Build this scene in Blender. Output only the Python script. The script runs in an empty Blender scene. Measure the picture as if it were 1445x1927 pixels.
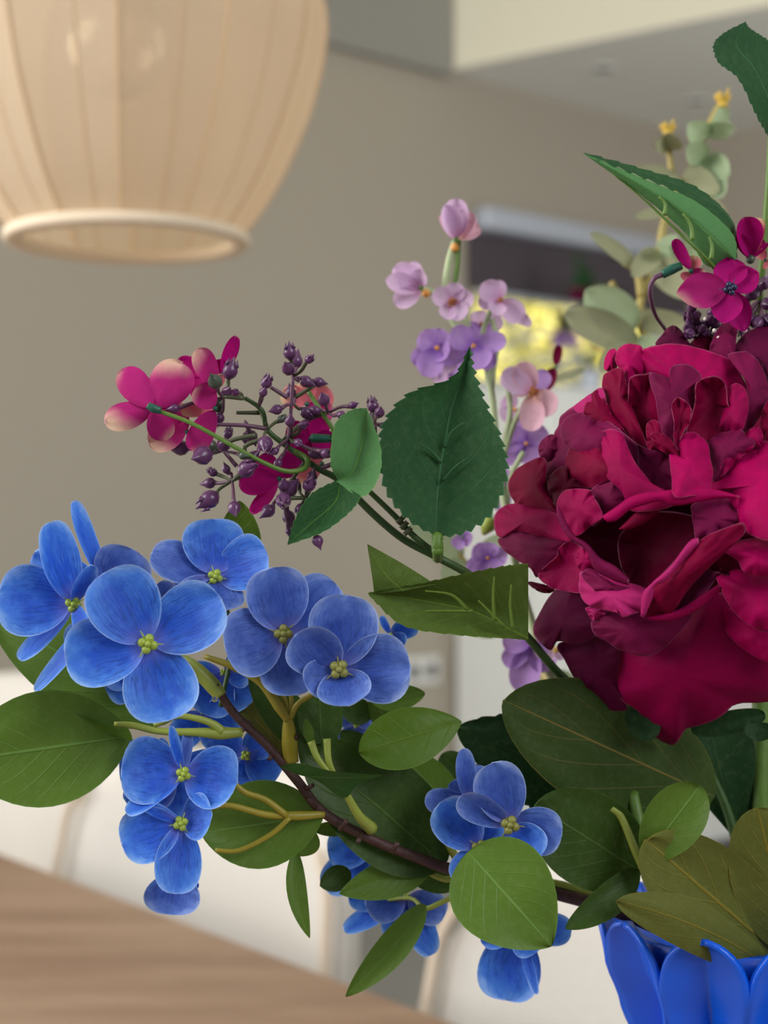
import bpy, bmesh, math, random
from mathutils import Vector, Matrix, noise
random.seed(7)
SC = bpy.context.scene
COL = SC.collection
V3 = Vector

# ------------------------------------------------------------------ camera
FPX, CX, CY, ZC = 2816.0, 722.5, 963.5, 1.13
cd = bpy.data.cameras.new('camera'); cam = bpy.data.objects.new('camera', cd); COL.objects.link(cam)
cam.location = (0, 0, ZC); cam.rotation_euler = (math.radians(90), 0, 0)
cd.sensor_width = 36; cd.sensor_fit = 'AUTO'; cd.lens = 36*FPX/1927
cd.clip_start = .02; cd.clip_end = 200
cd.dof.use_dof = True; cd.dof.focus_distance = .50; cd.dof.aperture_fstop = 9.0
SC.camera = cam
# ------------------------------------------------------------------ world, lights, exposure
SC.view_settings.view_transform = 'Standard'; SC.view_settings.look = 'None'
SC.view_settings.gamma = 1; SC.view_settings.use_curve_mapping = False
SC.view_settings.exposure = 0.0
w = bpy.data.worlds.new('sky'); SC.world = w; w.use_nodes = True
bg = w.node_tree.nodes['Background']; bg.inputs[0].default_value = (.80, .88, 1, 1); bg.inputs[1].default_value = .30

def area(name, loc, target, sx, sy, power, col):
    d = bpy.data.lights.new(name, 'AREA'); d.shape = 'RECTANGLE'; d.size = sx; d.size_y = sy
    d.energy = power; d.color = col
    o = bpy.data.objects.new(name, d); COL.objects.link(o); o.location = loc
    o.rotation_euler = (V3(target)-V3(loc)).to_track_quat('-Z', 'Y').to_euler()
    return o
area('window_daylight', (-1.7, .05, 1.95), (.05, .6, 1.1), 1.2, 1.4, 47, (1, .975, .93))
area('garden_door_daylight', (1.25, -.75, 2.05), (.2, .6, 1.1), 1.0, 1.0, 24, (.97, .98, 1))
area('background_fill', (-2.6, 1.9, 1.5), (1.3, 4.0, 2.1), 1.4, 1.4, 52, (1, .98, .94))  # added fill for the soffit and back wall, no window behind it
area('cabinet_fill', (2.8, 2.2, 1.5), (1.35, 4.9, .9), 1.2, 1.8, 27, (.97, .99, 1))  # added fill for the cabinet front, no door behind it
sd = bpy.data.lights.new('sun', 'SUN'); sd.energy = 15.0; sd.angle = .01; sd.color = (1, .93, .78)
sun = bpy.data.objects.new('sun', sd); COL.objects.link(sun); sun.location = (6, 9, 6)
sun.rotation_euler = (-V3((.84, .28, .62))).to_track_quat('-Z', 'Y').to_euler()

# ------------------------------------------------------------------ helpers
def at(px, py, Y):
    return V3(((px-CX)/FPX*Y, Y, ZC+(CY-py)/FPX*Y))
def pxm(Y): return Y/FPX
def S(c):  # sRGB 0-255 -> linear
    return tuple((v/255/12.92 if v/255 <= .04045 else ((v/255+.055)/1.055)**2.4) for v in c)+(1,)

class N:
    """small node-tree builder"""
    def __init__(s, name):
        s.m = bpy.data.materials.new(name); s.m.use_nodes = True
        s.t = s.m.node_tree; s.b = s.t.nodes['Principled BSDF']; s.out = s.t.nodes['Material Output']
    def n(s, ty, **k):
        o = s.t.nodes.new(ty)
        for a, v in k.items(): setattr(o, a, v)
        return o
    def l(s, a, b): s.t.links.new(a, b)
    def put(s, sock, v):
        if hasattr(v, 'is_output'): s.l(v, sock)
        else: sock.default_value = v
    def m_(s, op, a, b=0.0, c=None):
        o = s.n('ShaderNodeMath', operation=op); s.put(o.inputs[0], a); s.put(o.inputs[1], b)
        if c is not None: s.put(o.inputs[2], c)
        return o.outputs[0]
    def mix(s, f, a, b, bt='MIX'):
        o = s.n('ShaderNodeMix', data_type='RGBA', blend_type=bt)
        s.put(o.inputs[0], f); s.put(o.inputs[6], a); s.put(o.inputs[7], b); return o.outputs[2]
    def step(s, x, lo, hi):
        o = s.n('ShaderNodeMapRange', interpolation_type='SMOOTHSTEP'); s.put(o.inputs[0], x)
        o.inputs[1].default_value = lo; o.inputs[2].default_value = hi; return o.outputs[0]
    def uv(s):
        sp = s.n('ShaderNodeSeparateXYZ'); u = s.n('ShaderNodeUVMap'); s.l(u.outputs[0], sp.inputs[0])
        return sp.outputs[0], sp.outputs[1]
    def comb(s, x, y, z=0.0):
        o = s.n('ShaderNodeCombineXYZ'); s.put(o.inputs[0], x); s.put(o.inputs[1], y); s.put(o.inputs[2], z); return o.outputs[0]
    def noise(s, vec, scale, det=3, rough=.5):
        o = s.n('ShaderNodeTexNoise'); 
        if vec is not None: s.l(vec, o.inputs['Vector'])
        o.inputs['Scale'].default_value = scale; o.inputs['Detail'].default_value = det; o.inputs['Roughness'].default_value = rough
        return o.outputs['Fac']
    def obj(s): return s.n('ShaderNodeTexCoord').outputs['Object']
    def rnd(s): return s.n('ShaderNodeObjectInfo').outputs['Random']
    def back(s): return s.n('ShaderNodeNewGeometry').outputs['Backfacing']
    def bump(s, h, st, dist=.001):
        o = s.n('ShaderNodeBump'); o.inputs['Strength'].default_value = st; o.inputs['Distance'].default_value = dist
        s.l(h, o.inputs['Height']); s.l(o.outputs[0], s.b.inputs['Normal']); return o.outputs[0]
    def trans(s, col, f):
        t = s.n('ShaderNodeBsdfTranslucent'); s.put(t.inputs[0], col)
        mx = s.n('ShaderNodeMixShader'); mx.inputs[0].default_value = f
        s.l(s.b.outputs[0], mx.inputs[1]); s.l(t.outputs[0], mx.inputs[2]); s.l(mx.outputs[0], s.out.inputs[0])

def plain(name, col, rough=.6, metal=0, bumpscale=0, bst=.2, var=0, spec=.5, trans=0):
    k = N(name); k.b.inputs['Roughness'].default_value = rough; k.b.inputs['Metallic'].default_value = metal
    k.b.inputs['Specular IOR Level'].default_value = spec
    c = col
    if var or bumpscale:
        nz = k.noise(k.obj(), bumpscale or 30, 4)
        if var: c = k.mix(nz, tuple(v*(1-var) for v in col[:3])+(1,), tuple(min(1, v*(1+var)) for v in col[:3])+(1,))
        if bumpscale: k.bump(nz, bst)
    k.put(k.b.inputs['Base Color'], c)
    if trans: k.trans(c, trans)
    return k.m

def blue_petal(name, deep, mid, light, tr=.22):
    k = N(name); U, V = k.uv(); b = k.b
    b.inputs['Roughness'].default_value = .55; b.inputs['Specular IOR Level'].default_value = .35
    e = k.m_('MULTIPLY', k.m_('ABSOLUTE', k.m_('SUBTRACT', U, .5)), 2)
    r = k.rnd()
    veins = k.noise(k.comb(k.m_('MULTIPLY', U, 15), k.m_('MULTIPLY', V, 1.6), k.m_('MULTIPLY', r, 40)), 1, 2)
    vl = k.step(k.m_('ABSOLUTE', k.m_('SUBTRACT', veins, .5)), .0, .05)
    cloud = k.noise(k.comb(k.m_('MULTIPLY', U, 3), k.m_('MULTIPLY', V, 3), k.m_('MULTIPLY', r, 70)), 1.6, 4, .65)
    g = k.m_('ADD', k.m_('MULTIPLY', k.m_('POWER', e, 2.2), .55), k.m_('MULTIPLY', k.m_('POWER', V, 3), .55))
    g = k.m_('ADD', k.m_('MULTIPLY', cloud, .9), k.m_('SUBTRACT', g, .32))
    c = k.mix(k.step(g, .05, .85), deep, mid)
    c = k.mix(k.step(g, .55, 1.25), c, light)
    vs = k.m_('MULTIPLY', k.m_('SUBTRACT', 1, vl), k.step(V, 1.0, .35)); vs = k.m_('MULTIPLY', vs, .55)
    c = k.mix(vs, c, tuple(x*.45 for x in deep[:3])+(1,))
    c = k.mix(k.m_('MULTIPLY', k.step(V, .28, .0), .35), c, S((150, 140, 225)))
    rim = k.m_('MAXIMUM', k.step(e, .95, 1.0), k.step(V, .972, .995))
    c = k.mix(k.m_('MULTIPLY', rim, .6), c, S((180, 205, 245)))
    k.put(b.inputs['Base Color'], c)
    k.bump(vl, .25, .0004); k.trans(c, tr)
    return k.m

def leaf_mat(name, front, backc, vein, nv=7, slope=.55, rough=.45, vw=.05, vstr=.5, weave=0, tr=.12, bst=.5):
    k = N(name); U, V = k.uv(); b = k.b; b.inputs['Roughness'].default_value = rough
    b.inputs['Specular IOR Level'].default_value = .2
    e = k.m_('MULTIPLY', k.m_('ABSOLUTE', k.m_('SUBTRACT', U, .5)), 2)
    fr = k.m_('FRACT', k.m_('SUBTRACT', k.m_('MULTIPLY', V, nv), k.m_('MULTIPLY', e, slope*nv*.35)))
    side = k.step(k.m_('ABSOLUTE', k.m_('SUBTRACT', fr, .5)), vw*1.6, .0)
    side = k.m_('MULTIPLY', side, k.step(e, 1.0, .55))
    mid = k.step(e, vw*1.1, vw*.3)
    ve = k.m_('MAXIMUM', k.m_('MULTIPLY', side, .45), mid)
    nz = k.noise(k.obj(), 55, 4, .6); n2 = k.noise(k.obj(), 420, 3, .6)
    base = k.mix(k.back(), front, backc)
    c = k.mix(k.m_('MULTIPLY', nz, .55), base, k.mix(.5, base, (0, 0, 0, 1)))
    rim = k.m_('MAXIMUM', k.step(e, .965, 1.0), k.step(V, .99, 1.0)); c = k.mix(k.m_('MULTIPLY', rim, .35), c, vein)
    c = k.mix(k.m_('MULTIPLY', k.step(n2, .45, .7), .03), c, (.5, .6, .3, 1))
    c = k.mix(k.m_('MULTIPLY', ve, vstr), c, vein)
    k.put(b.inputs['Base Color'], c)
    h = k.m_('ADD', k.m_('MULTIPLY', k.m_('SUBTRACT', 1, ve), .8), k.m_('MULTIPLY', n2, .1))
    if weave:
        s = k.n('ShaderNodeSeparateXYZ'); k.l(k.obj(), s.inputs[0])
        wv = k.m_('ADD', k.m_('SINE', k.m_('MULTIPLY', k.m_('ADD', s.outputs[0], s.outputs[2]), weave)),
                  k.m_('SINE', k.m_('MULTIPLY', k.m_('SUBTRACT', s.outputs[0], s.outputs[2]), weave)))
        h = k.m_('ADD', h, k.m_('MULTIPLY', wv, .06))
    k.bump(h, bst, .0008); k.trans(c, tr)
    return k.m

def silk(name, front, backc, tip=None, base=None, rough=.6, tr=.15, weave=9000, tint=.5, var=.25):
    k = N(name); U, V = k.uv(); b = k.b; b.inputs['Roughness'].default_value = rough
    b.inputs['Specular IOR Level'].default_value = .07
    b.inputs['Sheen Weight'].default_value = .0; b.inputs['Sheen Roughness'].default_value = .4
    b.inputs['Sheen Tint'].default_value = (1, .6, .8, 1)
    c = k.mix(k.back(), front, backc)
    nz = k.noise(k.obj(), 45, 5, .65); n2 = k.noise(k.obj(), 900, 2)
    c = k.mix(k.m_('MULTIPLY', k.step(nz, .25, .75), var*1.7), c, tuple(x*.35 for x in front[:3])+(1,))
    e = k.m_('MULTIPLY', k.m_('ABSOLUTE', k.m_('SUBTRACT', U, .5)), 2)
    if tip:
        g = k.m_('ADD', k.m_('ADD', k.m_('MULTIPLY', V, .75), k.m_('MULTIPLY', U, .35)), k.m_('MULTIPLY', k.m_('SUBTRACT', k.rnd(), .5), .35))
        c = k.mix(k.m_('MULTIPLY', k.step(k.m_('ADD', g, k.m_('MULTIPLY', nz, .4)), .85, 1.35), tint), c, tip)
    if base: c = k.mix(k.m_('MULTIPLY', k.step(V, .4, .0), .8), c, base)
    c = k.mix(k.m_('MULTIPLY', k.step(k.m_('ADD', V, k.m_('MULTIPLY', n2, .01)), .968, .997), .28), c, k.mix(.4, front, (.75, .35, .55, 1)))
    k.put(b.inputs['Base Color'], c)
    s = k.n('ShaderNodeSeparateXYZ'); k.l(k.obj(), s.inputs[0])
    wv = k.m_('ADD', k.m_('SINE', k.m_('MULTIPLY', k.m_('ADD', s.outputs[0], s.outputs[2]), weave)),
              k.m_('SINE', k.m_('MULTIPLY', k.m_('SUBTRACT', s.outputs[0], s.outputs[2]), weave)))
    k.bump(k.m_('ADD', k.m_('MULTIPLY', wv, .12), k.m_('ADD', k.m_('MULTIPLY', n2, .4), nz)), .35, .0005)
    k.trans(c, tr)
    return k.m

M = {}
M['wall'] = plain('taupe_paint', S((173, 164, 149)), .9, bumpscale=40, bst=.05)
M['white_paint'] = plain('ceiling_paint', S((226, 225, 219)), .9, bumpscale=30, bst=.03)
M['lit_face_cream'] = plain('lit_face_cream', S((244, 238, 214)), .9)  # white bulkhead face, its warm lit tone put into the colour
M['band'] = plain('painted_shade_grey', S((152, 150, 143)), .9)  # soft shade of the upper wall put into the colour
M['floor'] = plain('grey_floor', S((140, 139, 135)), .5, bumpscale=6, bst=.03, var=.08)
M['cabinet'] = plain('white_lacquer', S((238, 240, 236)), .35)
M['grey_trim'] = plain('cabinet_gap', S((90, 90, 90)), .6)
M['silver'] = plain('brushed_aluminium', S((196, 203, 216)), .4, .25)
M['blind'] = plain('blind_fabric', S((78, 70, 76)), .9)
M['glass'] = N('clear_glass').m
_g = M['glass'].node_tree.nodes['Principled BSDF']; _g.inputs['Transmission Weight'].default_value = 1
_g.inputs['Roughness'].default_value = 0; _g.inputs['IOR'].default_value = 1.45
def thin_glass():
    k = N('window_glass'); tr = k.n('ShaderNodeBsdfTransparent'); gl = k.n('ShaderNodeBsdfGlossy'); gl.inputs['Roughness'].default_value = .02
    mx = k.n('ShaderNodeMixShader'); mx.inputs[0].default_value = .05
    k.l(tr.outputs[0], mx.inputs[1]); k.l(gl.outputs[0], mx.inputs[2]); k.l(mx.outputs[0], k.out.inputs[0]); return k.m
M['pane'] = thin_glass()
M['blue_a'] = blue_petal('blue_hydrangea_petal', S((30, 82, 198)), S((74, 134, 226)), S((150, 188, 242)))
M['blue_b'] = blue_petal('blue_hydrangea_petal_greyed', S((48, 78, 168)), S((92, 124, 204)), S((156, 176, 220)))
M['center_green'] = plain('lime_stamen', S((150, 170, 60)), .4, bumpscale=300, bst=.2, var=.2)
M['center_olive'] = plain('olive_stamen', S((130, 130, 60)), .45, bumpscale=300, bst=.2, var=.25)
M['leaf'] = leaf_mat('smooth_leaf', S((46, 96, 38)), S((88, 118, 40)), S((110, 150, 75)), vw=.035, vstr=.55, slope=1.2)
M['leaf_dark'] = leaf_mat('smooth_leaf_dark', S((32, 68, 30)), S((54, 80, 26)), S((90, 120, 55)), vw=.03, vstr=.4, slope=1.2)
M['leaf_lime'] = leaf_mat('smooth_leaf_back', S((80, 114, 20)), S((84, 116, 28)), S((130, 155, 60)), nv=5, vw=.03, vstr=.3, tr=.2)
M['leaf_olive'] = leaf_mat('olive_leaf_underside', S((108, 112, 48)), S((104, 110, 46)), S((150, 130, 40)), nv=5, vw=.04, vstr=.55, slope=1.4, rough=.6, weave=7000)
M['leaf_silk'] = leaf_mat('serrated_silk_leaf', S((40, 84, 46)), S((82, 118, 60)), S((86, 140, 96)), nv=6, vw=.025, vstr=.45, slope=1.3, rough=.6, weave=8000)
M['leaf_silk_pale'] = leaf_mat('serrated_silk_leaf_underside', S((88, 140, 84)), S((40, 84, 44)), S((130, 190, 70)), nv=6, vw=.03, vstr=.5, slope=1.3, rough=.7, weave=8000)
M['leaf_silk_olive'] = leaf_mat('serrated_silk_leaf_olive', S((76, 98, 34)), S((60, 84, 34)), S((110, 135, 45)), nv=7, vw=.04, vstr=.6, slope=.6, rough=.7, weave=8000)
M['leaf_peony'] = leaf_mat('peony_leaf', S((44, 84, 30)), S((62, 84, 34)), S((146, 126, 66)), nv=4, vw=.022, vstr=.75, slope=1.7, rough=.5, weave=5000)
M['leaf_deep'] = leaf_mat('deep_green_leaf', S((26, 62, 28)), S((30, 64, 30)), S((60, 90, 50)), nv=6, vw=.02, vstr=.4, rough=.55, weave=6000)
M['euc'] = leaf_mat('eucalyptus_leaf', S((178, 206, 178)), S((184, 204, 164)), S((190, 190, 140)), nv=5, vw=.03, vstr=.3, rough=.7, tr=.3)
M['euc_dull'] = leaf_mat('eucalyptus_leaf_dull', S((140, 160, 138)), S((162, 164, 130)), S((170, 155, 100)), nv=5, vw=.03, vstr=.3, rough=.7, tr=.2)
M['stem_green'] = plain('green_stem', S((84, 116, 40)), .5, bumpscale=200, bst=.4, var=.2)
M['stem_dark'] = plain('dark_green_stem', S((52, 82, 34)), .5, bumpscale=200, bst=.4, var=.25)
M['petiole'] = plain('yellow_green_petiole', S((138, 150, 58)), .45, bumpscale=120, bst=.3, var=.2)
M['petiole_gold'] = plain('golden_petiole', S((146, 134, 36)), .45, bumpscale=120, bst=.3, var=.25)
M['twig'] = plain('brown_twig', S((64, 38, 34)), .6, bumpscale=260, bst=1, var=.4)
M['purple_stalk'] = plain('purple_stalk', S((96, 62, 84)), .4, bumpscale=200, bst=.3, var=.3)
M['olive_stalk'] = plain('olive_stalk', S((72, 78, 50)), .45, bumpscale=200, bst=.3, var=.3)
M['berry'] = plain('purple_berry', S((84, 46, 84)), .3, bumpscale=160, bst=.3, var=.35)
M['berry_green'] = plain('greenish_berry', S((64, 74, 62)), .35, bumpscale=160, bst=.3, var=.35)
M['calyx'] = plain('teal_calyx', S((24, 84, 66)), .45, var=.3, bumpscale=300)
M['dark_blue'] = plain('blue_black_stamen', S((30, 34, 64)), .35)
M['magenta'] = silk('magenta_silk_petal', S((176, 22, 120)), S((184, 40, 120)), tip=S((238, 214, 176)), tint=.7)
M['magenta_pure'] = silk('magenta_petal', S((190, 10, 124)), S((170, 14, 110)))
M['cream_pink'] = silk('cream_pink_petal', S((200, 60, 120)), S((220, 120, 130)), tip=S((240, 220, 170)), tint=.95)
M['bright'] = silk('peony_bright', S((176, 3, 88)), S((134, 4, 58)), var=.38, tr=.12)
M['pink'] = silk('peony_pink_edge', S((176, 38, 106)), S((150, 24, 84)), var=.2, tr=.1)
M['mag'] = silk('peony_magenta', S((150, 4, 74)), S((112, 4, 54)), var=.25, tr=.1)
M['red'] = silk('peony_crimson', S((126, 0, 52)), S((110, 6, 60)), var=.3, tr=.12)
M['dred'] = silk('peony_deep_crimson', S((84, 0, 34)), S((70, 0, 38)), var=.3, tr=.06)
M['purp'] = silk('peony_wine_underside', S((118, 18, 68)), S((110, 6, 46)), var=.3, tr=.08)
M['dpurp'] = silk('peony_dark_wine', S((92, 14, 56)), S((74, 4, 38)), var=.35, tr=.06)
M['lilac_pale'] = silk('pale_lilac_petal', S((236, 208, 236)), S((228, 196, 228)), base=S((210, 150, 190)), var=.1, tr=.3)
M['lilac_pink'] = silk('pink_lilac_petal', S((242, 200, 220)), S((236, 190, 205)), base=S((225, 175, 150)), var=.1, tr=.3)
M['lilac'] = silk('lilac_petal', S((184, 138, 222)), S((200, 160, 226)), base=S((140, 90, 190)), var=.2, tr=.3)
M['amber'] = plain('amber_stamen', S((150, 84, 36)), .7, bumpscale=300, bst=.8, var=.5)
M['pale_stem'] = plain('pale_green_stem', S((168, 182, 138)), .5, var=.15, bumpscale=100)
M['orange'] = plain('orange_stem_joint', S((220, 150, 70)), .5)
M['gold'] = plain('golden_bud', S((200, 164, 60)), .5, bumpscale=300, bst=.6, var=.3)
M['gold_stem'] = plain('tan_gold_stem', S((164, 146, 78)), .5, bumpscale=150, bst=.5, var=.3)
M['white_dot'] = plain('white_pip', S((235, 225, 215)), .4)
M['water'] = M['glass']

# ---- mesh primitives, all write into a bmesh with UVs
def newbm():
    bm = bmesh.new(); bm.loops.layers.uv.new('UVMap'); return bm
def link(name, bm, mat, parent=None, loc=None, smooth=True, sub=0, solid=0):
    """bmesh in world coordinates -> object under parent (origin stays world point loc)"""
    me = bpy.data.meshes.new(name)
    o = bpy.data.objects.new(name, me); COL.objects.link(o)
    org = V3(loc) if loc is not None else (V3(parent['org']) if parent is not None and 'org' in parent else V3((0, 0, 0)))
    bmesh.ops.translate(bm, verts=bm.verts, vec=-org)
    bm.to_mesh(me); bm.free()
    if smooth:
        for p in me.polygons: p.use_smooth = True
    mats = mat if isinstance(mat, (list, tuple)) else [mat]
    for m in mats: me.materials.append(m)
    if parent is not None:
        o.parent = parent; o.location = org-V3(parent['org'])
    else: o.location = org
    o['org'] = list(org)
    if solid:
        s = o.modifiers.new('thickness', 'SOLIDIFY'); s.thickness = solid; s.offset = 0
    if sub:
        s = o.modifiers.new('smooth', 'SUBSURF'); s.levels = sub; s.render_levels = sub
    return o
def thing(name, label, cat, loc, group=None):
    o = bpy.data.objects.new(name, None); COL.objects.link(o); o.location = loc; o['org'] = list(loc)
    o.empty_display_size = .02
    tag(o, label, cat, group); return o
def tag(o, label=None, cat=None, group=None, kind=None):
    if label: o['label'] = label
    if cat: o['category'] = cat
    if group: o['group'] = group
    if kind: o['kind'] = kind
    return o
def grid(bm, fn, nu, nv, uvf=None, closev=False):
    uvl = bm.loops.layers.uv.active
    vs = [[bm.verts.new(fn(i/nu, -1+2*j/nv)) for j in range(nv+1)] for i in range(nu+1)]
    for i in range(nu):
        for j in range(nv):
            q = [(i, j), (i, j+1), (i+1, j+1), (i+1, j)]
            f = bm.faces.new([vs[a][b] for a, b in q])
            for lp, (a, b) in zip(f.loops, q):
                lp[uvl].uv = (uvf(a/nu, b/nv) if uvf else (b/nv, a/nu))
    return vs
def box(bm, c, s, rz=0, bev=0):
    m = Matrix.Translation(c) @ Matrix.Rotation(rz, 4, 'Z') @ Matrix.Diagonal((s[0], s[1], s[2], 1))
    r = bmesh.ops.create_cube(bm, size=1, matrix=m)
    if bev:
        es = list({e for v in r['verts'] for e in v.link_edges})
        bmesh.ops.bevel(bm, geom=es, offset=bev, segments=3, profile=.6, affect='EDGES')
def catmull(P, n):
    P = [V3(p) for p in P]
    if len(P) == 2: return [P[0].lerp(P[1], i/n) for i in range(n+1)]
    Q = [P[0]*2-P[1]]+P+[P[-1]*2-P[-2]]; out = []; seg = len(P)-1
    for i in range(n+1):
        t = i/n*seg; k = min(int(t), seg-1); t -= k
        a, b, c, d = Q[k:k+4]
        out.append(.5*((2*b)+(c-a)*t+(2*a-5*b+4*c-d)*t*t+(3*b-a-3*c+d)*t**3))
    return out
def tube(bm, pts, radii, n=None, seg=8, cap=True):
    n = n or max(4, (len(pts)-1)*5); C = catmull(pts, n)
    if not isinstance(radii, (list, tuple)): radii = [radii]
    def rad(t):
        x = t*(len(radii)-1); k = min(int(x), len(radii)-2) if len(radii) > 1 else 0
        return radii[0] if len(radii) == 1 else radii[k]+(radii[k+1]-radii[k])*(x-k)
    rings = []; up = V3((.3, .9, .2))
    for i, c in enumerate(C):
        d = (C[min(i+1, n)]-C[max(i-1, 0)]).normalized()
        s = d.cross(up)
        if s.length < .1: s = d.cross(V3((1, 0, 0)))
        s.normalize(); t = d.cross(s); r = rad(i/n)
        rings.append([bm.verts.new(c+(s*math.cos(a)+t*math.sin(a))*r) for a in [2*math.pi*k/seg for k in range(seg)]])
    for i in range(n):
        for k in range(seg):
            bm.faces.new([rings[i][k], rings[i][(k+1) % seg], rings[i+1][(k+1) % seg], rings[i+1][k]])
    if cap:
        bm.faces.new(rings[0][::-1]); bm.faces.new(rings[-1])
def tubeP(pp, r):
    """pixel+depth points -> world"""
    return [at(*p) for p in pp]
def lathe(bm, prof, c, seg=32, axis=None, a0=0, a1=2*math.pi):
    """prof list of (radius, height) about axis through c"""
    R = axis.to_track_quat('Z', 'Y').to_matrix() if axis is not None else Matrix.Identity(3)
    full = abs(a1-a0-2*math.pi) < 1e-4; ns = seg if full else seg+1
    vs = [[bm.verts.new(V3(c)+R @ V3((r*math.cos(a0+(a1-a0)*k/seg), r*math.sin(a0+(a1-a0)*k/seg), h))) for k in range(ns)] for r, h in prof]
    for i in range(len(prof)-1):
        for k in range(seg):
            k2 = (k+1) % ns if full else k+1
            try: bm.faces.new([vs[i][k], vs[i][k2], vs[i+1][k2], vs[i+1][k]])
            except ValueError: pass
def ball(bm, c, r, u=10, v=7):
    bmesh.ops.create_uvsphere(bm, u_segments=u, v_segments=v, radius=r, matrix=Matrix.Translation(c))
def lp(a, b, t): return a+(b-a)*t

def surf(bm, base, tip, hw, roll=0, a=.7, b=.45, cup=.0, bow=.0, rec=0, fold=0, ruf=0, nu=12, nv=8, serr=0, seed=0, flip=False, sbend=0, camn=True, nrm=None, neck=.0, notch=0):
    """leaf or petal: axis base->tip, half width hw, u^a(1-u)^b outline, normal toward the viewer side"""
    A = tip-base; L = A.length; ax = A/L
    view = ((base+tip)*.5-V3((0, 0, ZC))).normalized() if nrm is None else -nrm.normalized()
    side = ax.cross(view)
    if side.length < .15: side = ax.cross(V3((1, 0, .3)))
    side.normalize(); nn = side.cross(ax); 
    if nn.dot(view) > 0: nn = -nn
    Rm = Matrix.Rotation(math.radians(roll), 3, ax); side = Rm @ side; nn = Rm @ nn
    pk = a/(a+b); mx = pk**a*(1-pk)**b
    rs = random.Random(seed); ph = rs.random()*6
    def fn(s, v):
        u = (1-math.cos(math.pi*s))/2 if not serr else (.06*(1-math.cos(math.pi*s))/2+.94*s)
        wd = (u**a*(1-u)**b)/mx if 0 < u < 1 else 0
        if neck: wd = max(wd, neck*(1-u))
        if serr and .05 < u < .985:
            wd *= 1+.12*((u*serr) % 1-.6)*(1 if abs(v) > .8 else 0)
        x = u*L-notch*L*(1-v*v)*max(0, u-.6)
        off = hw*.10*noise.noise(V3((v*1.7, u*2.6, seed*1.37)))*(u**.5) + cup*hw*v*v*wd + fold*hw*abs(v)*wd + bow*L*4*u*(1-u) - rec*L*u**3 + ruf*hw*math.sin(ph+5*v+7*u)*u*abs(v)
        return base+ax*x+side*(hw*wd*v+sbend*L*4*u*(1-u))+nn*off
    def uvf(u, v): return (v, (1-math.cos(math.pi*u))/2)
    grid(bm, fn, nu, nv, uvf)
    if flip: bmesh.ops.reverse_faces(bm, faces=bm.faces)

def patch(bm, pts, Yf, focus=None, bulge=0, tilt=(0, 0), ruf=0, nr=7, ns=48, seed=0, baseuv=None, rimcurl=0):
    """cupped petal from its rim; Yf(px,py) gives the depth of its middle surface; bulge>0 = convex to viewer (metres)"""
    n = len(pts); cx = sum(p[0] for p in pts)/n; cy = sum(p[1] for p in pts)/n
    fx, fy = focus or (cx, cy); ring = []
    for i in range(ns):
        t = i/ns*n; k = int(t); t -= k
        p = [V3((pts[(k+j-1) % n][0], pts[(k+j-1) % n][1], 0)) for j in range(4)]; a, b, c, d = p
        ring.append(.5*((2*b)+(c-a)*t+(2*a-5*b+4*c-d)*t*t+(3*b-a-3*c+d)*t**3))
    rs = random.Random(seed); ph = rs.random()*6; kf = rs.choice((5, 6, 7))
    rad = sum(((q.x-cx)**2+(q.y-cy)**2)**.5 for q in ring)/ns
    uvl = bm.loops.layers.uv.active; bx, by = baseuv or (fx, fy+rad)
    def P(x, y, r, th):
        nv_ = noise.noise(V3((x/38, y/38, seed*1.7)))+.5*noise.noise(V3((x/15, y/15, seed*2.3)))
        Y = Yf(x, y)+nv_*.0016*min(1, r*1.5)+.0005*math.sin(th*11+4*nv_)*r**3+tilt[0]*(x-cx)/100*.001+tilt[1]*(y-cy)/100*.001 - bulge*(1-r*r) + ruf*math.sin(ph+kf*th)*r**3 + rimcurl*max(0, r-.75)**2*16
        return at(x, y, Y)
    c0 = bm.verts.new(P(fx, fy, 0, 0)); rows = []
    for j in range(1, nr+1):
        r = j/nr; r = 1-(1-r)**1.3
        jg = [1+r**4*(.022*noise.noise(V3((i*.23, seed*3.1, 0)))+.012*noise.noise(V3((i*.9, seed, 5)))) for i in range(ns)]
        rows.append([bm.verts.new(P(lp(fx, q.x, r*jg[i]), lp(fy, q.y, r*jg[i]), r, 2*math.pi*i/ns)) for i, q in enumerate(ring)])
    fr = [c0] + rows
    def uvof(j, i):
        r = 0 if j < 0 else 1-(1-(j+1)/nr)**1.3
        return (.5+.5*r*math.cos(2*math.pi*i/ns), r)
    for i in range(ns):
        f = bm.faces.new([c0, rows[0][i], rows[0][(i+1) % ns]])
        for l_, jj, ii in zip(f.loops, (-1, 0, 0), (0, i, i+1)): l_[uvl].uv = uvof(jj, ii)
        for j in range(nr-1):
            f = bm.faces.new([rows[j][i], rows[j+1][i], rows[j+1][(i+1) % ns], rows[j][(i+1) % ns]])
            for l_, jj, ii in zip(f.loops, (j, j+1, j+1, j), (i, i, i+1, i+1)): l_[uvl].uv = uvof(jj, ii)
    bmesh.ops.recalc_face_normals(bm, faces=bm.faces)
    fs = list(bm.faces); av = sum((f.normal*f.calc_area() for f in fs), V3((0, 0, 0)))
    if av.dot(at(cx, cy, 1)-V3((0, 0, ZC))) > 0: bmesh.ops.reverse_faces(bm, faces=fs)
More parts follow.
